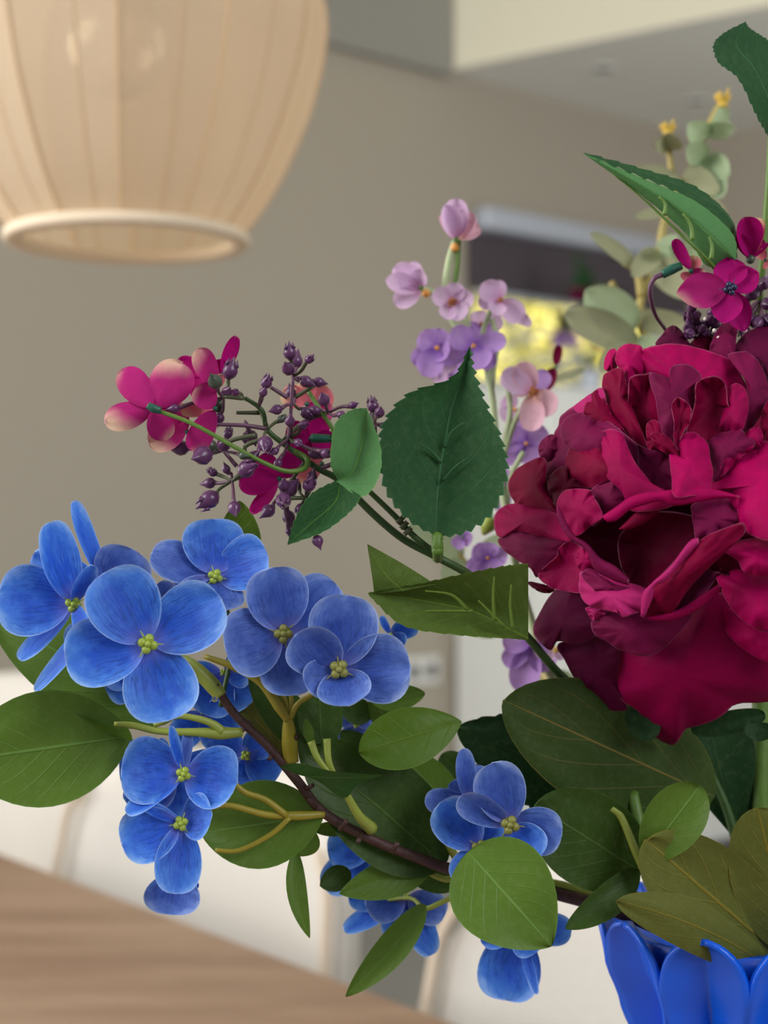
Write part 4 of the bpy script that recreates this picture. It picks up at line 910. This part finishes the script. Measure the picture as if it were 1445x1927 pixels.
pt(c3, [(525, 570), (560, 490), (600, 465), (660, 560), (740, 690), (640, 670), (560, 620)], 'red', 6, .003)
pt(c3, [(410, 650), (440, 600), (500, 580), (560, 600), (590, 630), (680, 700), (660, 780), (500, 770), (430, 720)], 'purp', 9, .005, (-4, -4))
pt(c3, [(435, 830), (450, 760), (490, 730), (560, 740), (650, 780), (710, 830), (750, 910), (660, 910), (560, 950), (470, 900)], 'red', 11, .004, (-12, 2))
pt(c3, [(350, 960), (360, 890), (430, 840), (470, 900), (570, 940), (500, 985), (400, 1050)], 'dred', 7, .002)
pt(c3, [(390, 1050), (420, 970), (480, 955), (555, 960), (580, 1000), (620, 1090), (560, 1140), (490, 1190), (430, 1140)], 'mag', 14, .003, (-12, 4))
pt(c3, [(560, 965), (640, 905), (690, 900), (750, 1000), (720, 1070), (640, 1100), (570, 1140), (575, 1030)], 'purp', 12, .004, (-6, 4))
pt(c3, [(300, 1380), (390, 1290), (400, 1250), (460, 1215), (530, 1260), (520, 1330), (520, 1465), (430, 1465), (350, 1440)], 'mag', 7, -.004, (-10, 0))
pt(c3, [(245, 1420), (300, 1425), (380, 1450), (350, 1475), (290, 1460)], 'dred', 1, .001)
# bowl
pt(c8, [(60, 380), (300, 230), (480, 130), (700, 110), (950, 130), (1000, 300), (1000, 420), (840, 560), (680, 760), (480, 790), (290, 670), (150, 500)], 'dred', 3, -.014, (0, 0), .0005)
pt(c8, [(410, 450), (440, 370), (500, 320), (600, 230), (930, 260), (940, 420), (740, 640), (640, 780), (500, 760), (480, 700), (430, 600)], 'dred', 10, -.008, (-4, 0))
pt(c8, [(925, 180), (1060, 140), (1180, 130), (1255, 240), (1260, 320), (1180, 370), (1080, 400), (960, 430), (935, 330), (922, 250)], 'purp', 23, .003, (-5, -5))
pt(c8, [(960, 440), (1080, 370), (1260, 310), (1290, 370), (1160, 500), (1040, 610), (890, 770), (810, 890), (750, 945), (590, 960), (575, 900), (590, 800), (650, 740), (740, 680), (850, 560)], 'red', 24, .005, (-6, 3), .0006, (840, 700))
pt(c8, [(760, 900), (880, 740), (1000, 600), (1120, 620), (1040, 760), (950, 880), (800, 950)], 'dpurp', 13, -.003)
pt(c8, [(150, 690), (160, 640), (250, 620), (400, 700), (600, 760), (610, 900), (540, 925), (450, 955), (400, 925), (270, 895), (190, 860), (150, 780)], 'pink', 18, .006, (-4, -14), .0014)
pt(c8, [(160, 660), (230, 625), (320, 690), (420, 740), (580, 770), (570, 860), (460, 840), (420, 770), (300, 790), (240, 760)], 'purp', 20, .002, (0, -6))
pt(c8, [(120, 560), (150, 490), (220, 500), (260, 620), (165, 640)], 'mag', 15, .003, (-6, 0))
pt(c8, [(230, 1010), (250, 960), (320, 910), (560, 900), (740, 940), (930, 930), (760, 1140), (620, 1220), (450, 1190), (330, 1120), (260, 1080)], 'purp', 13, .007, (0, -10))
pt(c8, [(195, 890), (300, 890), (330, 930), (240, 975), (205, 930)], 'pink', 14, .002)
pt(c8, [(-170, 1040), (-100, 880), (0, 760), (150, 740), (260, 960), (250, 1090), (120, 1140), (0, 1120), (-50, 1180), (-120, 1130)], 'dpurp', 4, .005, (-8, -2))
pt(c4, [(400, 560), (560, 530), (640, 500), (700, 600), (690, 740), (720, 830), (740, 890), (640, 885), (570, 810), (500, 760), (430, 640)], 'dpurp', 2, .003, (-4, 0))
pt(c4, [(680, 590), (800, 570), (950, 500), (1100, 380), (1210, 300), (1350, 420), (1560, 600), (1640, 800), (1445, 850), (1290, 860), (1200, 930), (1090, 970), (1030, 990), (970, 1065), (880, 1020), (800, 900), (690, 820), (665, 700)], 'mag', 6, .010, (-4, -3), .0016, (1010, 720))
pt(c8, [(1090, 630), (1280, 620), (1445, 640), (1700, 660), (1750, 1000), (1445, 1055), (1300, 1000), (1190, 890), (1120, 760)], 'bright', 22, .008, (-8, -14))
pt(c8, [(1120, 480), (1250, 430), (1400, 410), (1700, 400), (1700, 650), (1445, 675), (1290, 650), (1230, 560)], 'bright', 27, .006, (-4, -16))
pt(c8, [(1125, 890), (1250, 930), (1400, 1000), (1700, 1020), (1700, 1350), (1445, 1268), (1280, 1180), (1150, 1040)], 'bright', 15, .006, (-8, -12))
pt(c8, [(1020, 600), (1130, 480), (1300, 560), (1300, 680), (1100, 650)], 'dred', 16, -.002)
for i, (pp, mat, lift, bul, tilt, ruf, foc, rc) in enumerate(PET):
    bm = newbm(); patch(bm, pp, lambda x, y, L=lift: sph(x, y)-L*.00115, foc, bul, tilt, ruf*1.5, 9, 84, seed=i, rimcurl=rc)
    link('petal', bm, M[mat], pe, solid=.0003)
def rb(f, A, B, mat, lift, bulge=.001):
    bm = newbm(); ribbon(bm, [f(*p) for p in A], [f(*p) for p in B], lambda x, y: sph(x, y)-lift*.00115, bulge=bulge); link('petal_edge', bm, M[mat], pe, solid=.0003)
rb(c8, [(300, 265), (390, 205), (490, 135), (600, 100), (720, 90), (880, 65), (1010, 65), (1130, 90), (1250, 125)], [(340, 300), (400, 290), (500, 212), (600, 180), (700, 155), (800, 188), (950, 165), (1100, 138), (1250, 135)], 'bright', 27)
rb(c8, [(420, 350), (470, 300), (560, 220), (700, 150)], [(430, 352), (510, 345), (640, 280), (740, 170)], 'red', 16)
rb(c8, [(570, 950), (582, 800), (650, 720), (780, 600), (900, 440), (965, 410)], [(592, 958), (650, 820), (665, 740), (745, 700), (870, 560), (972, 455)], 'pink', 27)
rb(c8, [(590, 955), (700, 940), (850, 895), (1000, 800), (1100, 735)], [(640, 982), (800, 975), (950, 910), (1090, 800), (1130, 750)], 'mag', 21)
rb(c8, [(0, 190), (100, 380), (200, 450), (290, 550), (400, 610), (490, 700)], [(-10, 250), (60, 390), (200, 500), (250, 620), (380, 700), (485, 735)], 'purp', 22, .002)
rb(c8, [(1245, 125), (1262, 180), (1255, 240)], [(1180, 140), (1200, 180), (1250, 245)], 'bright', 25)
# peony leaves and calyx
leaf(pe, 1345, 1500, .560, 948, 1318, .525, 118, 'leaf_peony', a=.6, b=.62, cup=-.08, bow=.05, nu=30, nv=14)
leaf(pe, 1230, 1520, .558, 860, 1370, .548, 95, 'leaf_deep', a=.5, b=.7, serr=14)
leaf(pe, 1392, 1600, .565, 1325, 1330, .57, 74, 'leaf_deep', a=1.5, b=.6)
leaf(pe, 1400, 1560, .566, 1440, 1340, .57, 60, 'leaf_deep', a=.5, b=.5)
leaf(pe, 1190, 1325, .535, 1230, 1390, .530, 30, 'leaf_deep', a=.4, b=.4, cup=.4)
leaf(pe, 1300, 1375, .54, 1440, 1345, .535, 22, 'leaf_deep', a=.4, b=.4, cup=.4)
leaf(pe, 1428, 1360, .53, 1428, 1395, .528, 26, 'leaf_deep', a=.3, b=.4, cup=.4)
def tan_vein(pts, r=.6):
    bm = newbm(); tube(bm, [at(*p) for p in pts], [r*.001, r*.0005], seg=6); link('vein', bm, M['gold_stem'], pe)
stalk(pe, [(1290, 1375, .562), (1330, 1440, .562), (1370, 1530, .562), (1400, 1640, .562), (1440, 1750, .56), (1430, 1900, .56)], [1.0, 1.6, 2.2, 2.6], 'stem_dark', 'leaf_stalk')
# olive leaves hanging over the vase rim
leaf(pe, 1470, 1800, .535, 1215, 1580, .515, 92, 'leaf_olive', a=.5, b=.45, cup=.15, bow=.06, nu=26, nv=12)
leaf(pe, 1440, 1815, .530, 1160, 1695, .508, 50, 'leaf_olive', a=.45, b=.6, cup=-.25, bow=.05, nu=26, nv=12, sbend=-.04)
leaf(pe, 1490, 1790, .53, 1425, 1520, .515, 80, 'leaf_olive', a=.55, b=.45, cup=.1, nu=26, nv=12)
leaf(pe, 1280, 1700, .55, 1215, 1590, .548, 40, 'leaf_deep', a=.5, b=.5)

# ================================================================== RIGHT BERRY SPRAY (above the peony)
b2 = thing('berry_spray', 'berry spray rising above the peony with one open magenta blossom and serrated leaves', 'artificial flower', at(*MOUTH), 'purple berry sprays')
bm = newbm(); tube(bm, [at(1452, 120, .54), at(1450, 260, .54), at(1441, 420, .54), at(1430, 560, .545), at(1428, 700, .58), at(1430, 1000, .62), at(1430, 1500, .60), at(1402, 1900, .565), at(1400, 2100, .56)], [.0008, .0013, .0014, .0015, .0020], n=60, seg=10); link('stem', bm, M['stem_green'], b2)
bm = newbm()
leaf3(bm, [(1388, 500, .53), (1350, 455, .530), (1270, 400, .530), (1180, 340, .526), (1098, 290, .52)], [(1390, 502, .53), (1370, 435, .518), (1290, 375, .514), (1190, 325, .516), (1098, 289, .52)],
      [(1392, 502, .53), (1378, 430, .540), (1310, 370, .542), (1220, 330, .536), (1099, 288, .52)], nu=40)
bmesh.ops.recalc_face_normals(bm, faces=bm.faces)
bm.free()
bm = newbm()
leaf3(bm, [(1385, 492, .530), (1330, 500, .527), (1290, 440, .524), (1210, 370, .522), (1098, 289, .52)], [(1385, 492, .526), (1345, 450, .520), (1280, 395, .517), (1200, 345, .518), (1098, 289, .52)],
      [(1386, 490, .526), (1378, 440, .524), (1310, 380, .521), (1215, 338, .520), (1098, 288, .52)], serr=14, nu=70, teeth=.3)
lf = link('serrated_leaf', bm, M['leaf_silk_pale'], b2)
bm = newbm()
leaf3(bm, [(1384, 480, .530), (1360, 425, .524), (1290, 370, .521), (1200, 330, .520), (1098, 289, .52)], [(1386, 485, .532), (1372, 410, .528), (1300, 360, .525), (1205, 322, .522), (1098, 288, .52)],
      [(1388, 488, .534), (1378, 415, .532), (1310, 352, .529), (1210, 318, .524), (1098, 287, .52)], serr=14, nu=70, teeth=1.4)
link('leaf_half', bm, M['leaf_silk'], lf)
for pp in (((1250, 405), (1252, 385), (1240, 370)), ((1303, 452), (1300, 425), (1285, 402)), ((1338, 488), (1340, 465), (1334, 445))):
    bm = newbm(); tube(bm, [at(p[0], p[1], .5165) for p in pp], [.0009, .0004], seg=6); link('vein', bm, M['stem_green'], lf)
stalk(b2, [(1345, 505, .527), (1320, 478, .522), (1265, 425, .521), (1200, 365, .521), (1150, 325, .521)], [1.2, 1.0, .6, .3], 'stem_green', 'midrib')
bm = newbm()
leaf3(bm, [(1448, 262, .535), (1424, 220, .522), (1390, 150, .515), (1352, 118, .512), (1342, 85, .512), (1362, 62, .514), (1400, 42, .518)], [(1450, 262, .535), (1450, 200, .525), (1420, 130, .520), (1395, 100, .518), (1385, 80, .517), (1390, 65, .517), (1401, 42, .518)],
      [(1452, 262, .535), (1500, 200, .535), (1480, 120, .530), (1450, 80, .526), (1425, 62, .522), (1410, 52, .520), (1402, 40, .518)], serr=22, nu=100, teeth=.8)
link('serrated_leaf', bm, M['leaf_silk'], b2)
silkflower(b2, 1374, 543, .522, [(1272, 550, 34, -2, 0, 'magenta'), (1376, 484, 32, 4, 0, 'magenta_pure'), (1428, 512, 28, 0, -15, 'magenta_pure'), (1362, 610, 30, -2, 10, 'magenta_pure'), (1402, 624, 26, 0, 0, 'magenta_pure')], cm='dark_blue', cr=9, seed=31, ab=(.75, .8))
cluster(b2, at(1374, 543, .519), 12*pxm(.52), M['dark_blue'], 5)
silkflower(b2, 1412, 488, .532, [(1400, 408, 26, -4, 20, 'magenta_pure'), (1425, 410, 26, 0, -20, 'cream_pink'), (1440, 455, 20, 3, -30, 'magenta_pure'), (1383, 445, 14, -2, 30, 'magenta_pure')], cm='berry_green', cr=9, seed=32, cup=.9)
silkflower(b2, 1300, 510, .530, [(1268, 450, 12, 0, 0, 'magenta_pure'), (1310, 482, 14, 0, 0, 'cream_pink'), (1290, 530, 14, 0, 0, 'cream_pink'), (1325, 520, 12, 0, 0, 'magenta')], cm='calyx', cr=5, seed=33)
silkflower(b2, 1440, 490, .535, [(1428, 470, 10, 0, 0, 'cream_pink'), (1450, 500, 12, 0, 0, 'cream_pink')], cr=3, seed=34)
stalk(b2, [(1246, 517, .530), (1264, 507, .530), (1282, 500, .530)], [2.3, 2.8, 2.2], 'calyx', 'calyx')
stalk(b2, [(1252, 620, .55), (1232, 590, .54), (1223, 550, .532), (1230, 525, .530), (1248, 516, .530)], [1.1, 1.4, 1.5], 'purple_stalk', 'stalk')
rr = random.Random(11)
hp = at(1345, 620, .545)
for i in range(34):
    if i < 22: px, py = rr.uniform(1292, 1352), rr.uniform(578, 640); r = rr.uniform(8, 12)
    else: px, py = rr.uniform(1395, 1450), rr.uniform(490, 625); r = rr.uniform(11, 15)
    h_ = at(1330, 640, .55) if i < 22 else at(1435, 560, .55); Y = .535+rr.uniform(-.008, .012); c = at(px, py, Y)
    dv = (c-h_).normalized(); berry(b2, c, dv, r*pxm(Y), M['berry_green'] if i in (24, 30) else M['berry'], i, h_)
for i, (x, y) in enumerate(((1344, 622), (1352, 636), (1404, 592), (1402, 622), (1327, 600))):
    bm = newbm(); ball(bm, at(x, y, .526), 4*pxm(.526), 8, 6); link('bead', bm, M['white_dot'], b2)
leaf(b2, 1420, 545, .53, 1448, 520, .53, 9, 'berry', a=.5, b=.5)

# ================================================================== LILAC BLOSSOM SPRAY
ls = thing('lilac_blossom_spray', 'airy spray of pale lilac blossoms on thin stems behind the large serrated leaf', 'artificial flower', at(*MOUTH))
YV = .62
def st(pts, r=1.1, mat='pale_stem'): stalk(ls, [(p[0], p[1], YV+.004+(p[2] if len(p) > 2 else 0)) for p in pts], r, mat, 'stem')
st([(868, 590), (905, 660), (925, 740), (935, 850), (950, 950), (975, 1080), (1010, 1200), (1060, 1320), (1200, 1560), (1385, 1850), (1400, 2100)], [1.2, 1.6, 1.8, 2.2, 2.4])
st([(856, 455), (845, 490), (838, 545), (850, 600), (880, 640)], [1.5, 1.5, 1.4]); st([(862, 452), (860, 500), (855, 545), (862, 600)], [1.2, 1.2], 'stem_green')
st([(787, 542), (805, 548), (840, 560), (868, 600)], [1.6, 1.2]); st([(925, 580), (910, 620), (905, 660)], 1.1); st([(1000, 745), (970, 790), (945, 860)], [1.2, 1.4]); st([(950, 700), (960, 770), (950, 830), (940, 900)], 1.2)
st([(985, 850), (960, 900), (955, 960)], 1.1); st([(915, 1050), (945, 1090), (975, 1110)], 1.1); st([(985, 1250), (1010, 1240), (1030, 1260)], 1.1); st([(925, 600), (935, 640), (928, 700), (925, 740)], 1.2)
def lil(cx, cy, petals, mat, center='amber', cr=10, Y=YV, seed=0, cup=.35, ab=(.55, .42)):
    c = at(cx, cy, Y); bm = newbm(); rr = random.Random(seed)
    if cr > 6:
        for k in range(9):
            a = k*2.4; ball(bm, c+V3((math.cos(a)*cr*.5*(k/9)**.5*1.3, -.001-rr.random()*.002, math.sin(a)*cr*.5*(k/9)**.5*1.3))*1 if False else c+V3((math.cos(a), 0, math.sin(a)))*cr*.62*(k/9)**.5*pxm(Y)+V3((0, -.0015-rr.random()*.002, 0)), cr*.26*pxm(Y), 6, 5)
    else: ball(bm, c, cr*pxm(Y), 8, 6)
    b = link('blossom', bm, M[center], ls, loc=c)
    for i, p in enumerate(petals):
        tx, ty, hw, dy, roll = p[:5]; tip = at(tx, ty, Y+dy*.001); bm = newbm(); base = c.lerp(tip, .05); base.y += .001*(i % 3)
        surf(bm, base, tip, hw*pxm(Y), roll, ab[0], ab[1], cup=cup, bow=-.05, ruf=.1, nu=12, nv=8, seed=seed*5+i, neck=.2)
        link('petal', bm, M[p[5]] if len(p) > 5 else M[mat], b)
    return b
lil(858, 450, [(836, 386, 22, -6, 20, 'lilac_pale'), (858, 374, 24, -2, 0, 'lilac_pale'), (886, 398, 24, 0, -10, 'lilac_pink'), (902, 428, 20, 2, -20, 'lilac_pink'), (828, 405, 16, 0, 30, 'lilac_pink')], 'lilac_pink', 'stem_green', 5, seed=1, cup=.8)
lil(792, 542, [(742, 502, 22, 0, 10), (726, 528, 20, -5, 10), (768, 496, 20, 4, 0), (742, 572, 20, 0, 0), (790, 505, 16, -4, -20)], 'lilac_pale', 'stem_green', 5, seed=2, cup=.6)
for c_ in ((856, 462, 1.9), (802, 548, 1.8)):
    bm = newbm(); ball(bm, at(c_[0], c_[1]+4, YV+.003), c_[2]*.001, 8, 6); link('stem_joint', bm, M['orange'], ls)
lil(850, 570, [(816, 548, 19, -3, 0), (860, 532, 20, -2, 0), (890, 556, 19, -3, 0), (872, 600, 20, -3, 0), (836, 600, 17, -3, 0)], 'lilac_pale', 'amber', 13, seed=3)
lil(940, 566, [(908, 532, 22, -3, 0), (930, 528, 20, 0, 0), (985, 600, 22, 0, 0), (930, 592, 18, -6, 0), (900, 570, 16, 0, 0), (1000, 612, 12, 0, 0)], 'lilac_pale', 'amber', 8, seed=4)
lil(822, 655, [(790, 628, 22, -2, 0), (826, 618, 20, 0, 0), (843, 670, 22, -3, 0), (798, 708, 26, -3, 0), (775, 682, 20, 0, 0), (852, 700, 20, 3, 0, 'lilac_pale')], 'lilac', 'orange', 5, seed=5)
lil(890, 652, [(848, 622, 24, -2, 0), (884, 614, 18, 0, 0), (952, 640, 22, 0, -20), (908, 694, 28, -3, 0), (828, 678, 20, 2, 0), (930, 690, 20, 0, 0)], 'lilac', 'orange', 7, seed=6)
lil(1002, 738, [(945, 700, 24, -2, 0, 'lilac_pale'), (978, 682, 24, -2, 0, 'lilac_pink'), (1045, 775, 26, -3, 0), (1000, 812, 24, -3, 0), (965, 720, 20, 2, 0), (1030, 700, 18, 6, 0, 'lilac')], 'lilac_pink', 'amber', 15, seed=7)
lil(990, 835, [(950, 820, 26, 0, 0), (1000, 870, 28, 0, 0), (1030, 810, 26, 0, 0), (965, 790, 20, 0, 0), (945, 870, 20, 0, 0)], 'lilac', 'orange', 4, Y=.635, seed=8)
lil(950, 905, [(940, 880, 14, 0, 0), (935, 960, 22, 0, 0), (975, 900, 18, 0, 0)], 'lilac', 'stem_green', 4, Y=.635, seed=9)
lil(918, 1050, [(890, 1030, 20, -2, 0), (920, 1020, 20, 0, 0), (955, 1045, 18, 0, 0), (925, 1085, 26, -2, 0), (880, 1075, 18, 0, 0)], 'lilac', 'orange', 4, seed=10)
lil(870, 1012, [(855, 1030, 14, 0, 0), (888, 1018, 14, 0, 0), (870, 990, 14, 0, 0)], 'lilac', 'stem_green', 3, seed=11)
lil(1000, 1210, [(945, 1205, 24, 0, 10), (948, 1250, 22, 2, 0), (980, 1303, 30, -2, 0), (1035, 1260, 26, 0, 0), (1040, 1225, 22, 0, 0, 'lilac_pale')], 'lilac', 'amber', 6, seed=12)
lil(1045, 1222, [(1060, 1240, 10, 0, 0), (1035, 1240, 10, 0, 0)], 'lilac_pale', 'gold', 9, Y=.60, seed=13)
lil(880, 1150, [(860, 1130, 14, 0, 0)], 'lilac', 'stem_green', 3, Y=.64, seed=14)
for (bx, by, tx, ty, hw) in ((975, 810, 1010, 830, 20), (925, 990, 905, 965, 16), (1000, 1020, 960, 990, 14), (1060, 1290, 1010, 1300, 16)):
    leaf(ls, bx, by, YV+.02, tx, ty, YV+.02, hw, 'euc', a=.5, b=.5)
lil(905, 612, [(880, 632, 20, 0, 0), (925, 640, 22, 0, 0), (945, 600, 20, 0, 0, 'lilac_pale'), (900, 585, 16, 0, 0, 'lilac_pale')], 'lilac', 'amber', 7, Y=.635, seed=21)
lil(838, 690, [(812, 715, 22, 0, 0, 'lilac_pale'), (850, 722, 20, 0, 0), (870, 690, 20, 0, 0)], 'lilac', 'orange', 4, Y=.64, seed=22)
lil(968, 770, [(945, 790, 20, 0, 0), (985, 795, 20, 0, 0), (950, 745, 18, 0, 0)], 'lilac_pale', 'orange', 4, Y=.65, seed=23)
lil(1045, 690, [(1052, 650, 9, 0, 0, 'purp'), (1022, 735, 14, 0, 0, 'purp')], 'lilac', 'stem_green', 4, Y=.66, seed=24)
bm = newbm(); tube(bm, [at(910, 1005, .615), at(917, 990, .613), at(925, 975, .612)], [.001, .0035, .002], n=8); link('bud', bm, M['petiole'], ls)

# ================================================================== EUCALYPTUS
eu = thing('eucalyptus_stem', 'blurred pale green eucalyptus stem with round leaves and golden tips behind the peony', 'artificial plant', at(*MOUTH))
YE = .74
def est(pts, r): stalk(eu, [(p[0], p[1], YE) for p in pts], r, 'gold_stem', 'stem')
est([(1352, 200), (1325, 255), (1312, 300), (1285, 345), (1275, 362), (1250, 420), (1235, 500), (1205, 570), (1215, 640), (1260, 800), (1330, 1200), (1400, 1700), (1400, 1950)], [1.5, 1.8, 2, 2.2, 2.4, 2.6])
est([(1257, 262), (1262, 310), (1272, 362)], [1.4, 1.7]); est([(1175, 490), (1200, 510), (1208, 560)], [2.4, 2.4]); est([(1150, 530), (1170, 570), (1190, 640), (1195, 700)], [1.6, 2])
for (x, y, h_) in ((1360, 185, 24), (1257, 240, 18)):
    bm = newbm(); c_ = at(x, y+h_*.5, YE)
    for k in range(6):
        a = k*1.05; tube(bm, [c_, c_+V3((math.cos(a)*.0030, math.sin(a)*.0030, h_*(.5+.12*(k % 3))*pxm(YE))), c_+V3((math.cos(a)*.0042, math.sin(a)*.0042, h_*(.8+.2*(k % 3))*pxm(YE)))], [.0015, .0010, .0002], n=5, seg=5)
    ball(bm, c_, .0026, 8, 6); link('bud', bm, M['gold'], eu)
for (bx, by, tx, ty, hw, m_, roll) in ((1345, 250, 1350, 206, 28, 'euc', 50), (1330, 262, 1296, 232, 24, 'euc', 0), (1322, 250, 1378, 232, 24, 'euc', 40), (1258, 282, 1258, 250, 26, 'euc_dull', 0), (1258, 278, 1234, 266, 16, 'euc_dull', 0),
        (1325, 300, 1295, 272, 24, 'euc', 0), (1328, 302, 1372, 330, 26, 'euc', 0), (1320, 300, 1362, 370, 28, 'euc', 10), (1290, 320, 1352, 362, 22, 'euc_dull', 0), (1285, 345, 1185, 322, 20, 'euc_dull', 20), (1262, 400, 1195, 410, 12, 'euc_dull', 30), (1290, 360, 1368, 402, 20, 'euc_dull', 20),
        (1200, 505, 1110, 440, 17, 'euc_dull', 30), (1236, 500, 1330, 470, 30, 'euc', 10), (1228, 490, 1310, 560, 30, 'euc_dull', 0), (1195, 620, 1103, 545, 42, 'euc', 0), (1200, 650, 1062, 588, 34, 'euc_dull', 10), (1195, 600, 1290, 605, 26, 'euc_dull', 20),
        (1240, 470, 1190, 520, 22, 'euc_dull', 10), (1195, 640, 1270, 700, 30, 'euc', 0), (1190, 640, 1130, 700, 24, 'euc_dull', 0), (1100, 695, 1030, 720, 7, 'euc_dull', 0), (1280, 460, 1236, 462, 20, 'euc', 0)):
    leaf(eu, bx, by, YE, tx, ty, YE-.02, hw, m_, roll, a=.5, b=.5, cup=.2)
# a second eucalyptus low behind the left serrated leaves
e2 = thing('eucalyptus_stem', 'faint eucalyptus leaves low behind the folded olive leaf and lilac blossoms', 'artificial plant', at(*MOUTH), 'eucalyptus stems'); eu['group'] = 'eucalyptus stems'
stalk(e2, [(850, 1020, .68), (900, 1100, .68), (980, 1230, .68), (1070, 1320, .66), (1250, 1600, .62), (1400, 1900, .57)], [1.4, 2, 2.4], 'gold_stem', 'stem')
for (bx, by, tx, ty, hw) in ((870, 1050, 770, 985, 36), (885, 1070, 830, 1090, 30), (900, 1060, 960, 1010, 26), (1075, 1330, 1055, 1260, 24), (1065, 1330, 1010, 1290, 20), (950, 1180, 870, 1170, 26), (1010, 1290, 1040, 1200, 16)):
    leaf(e2, bx, by, .68, tx, ty, .67, hw, 'euc', a=.5, b=.5)

# ================================================================== small arrangement on the sideboard under the window
sa = thing('flower_arrangement', 'small blurred burgundy flower arrangement standing on the white cabinet before the window', 'flower arrangement', onw(.43, 1.501, .22))
bp = onw(.43, 1.501, .22); 
bm = newbm(); lathe(bm, [(0, 0), (.03, 0), (.04, .03), (.035, .07), (.025, .09), (.022, .09), (.03, .05), (0, .01)], bp, 24); link('vase', bm, M['silver'], sa)
rr = random.Random(5)
for i in range(16):
    a = rr.uniform(-2.6, 2.6); t = bp+d*math.sin(a)*.13*rr.random()**.5+n*math.cos(a)*.05+V3((0, 0, rr.uniform(.16, .34)))
    bm = newbm(); tube(bm, [bp+V3((0, 0, .08)), bp.lerp(t, .6)+V3((0, 0, .03)), t], [.002, .0015], n=5, seg=5)
    s_ = link('stem', bm, M['stem_dark'], sa)
    bm = newbm()
    mat = ('dred', 'magenta_pure', 'red', 'lilac', 'leaf_deep', 'leaf_silk')[i % 6]
    for k in range(7):
        v = V3((rr.uniform(-1, 1), rr.uniform(-1, 1), rr.uniform(-.3, 1))).normalized(); surf(bm, t, t+v*(.052 if i % 6 < 4 else .08), .022 if i % 6 < 4 else .010, 0, .5, .4, nu=5, nv=4, nrm=v.cross(V3((.3, .5, .7))))
    link('blossom' if i % 6 < 4 else 'leaf', bm, M[mat], s_)
for i in range(7):
    t = bp+d*rr.uniform(-.08, .0)+V3((0, 0, rr.uniform(.38, .50))); bm = newbm(); surf(bm, bp+V3((0, 0, .15)), t, .009, 0, .4, .8, nu=8, nv=4); link('leaf', bm, M['leaf_silk_pale'], sa)
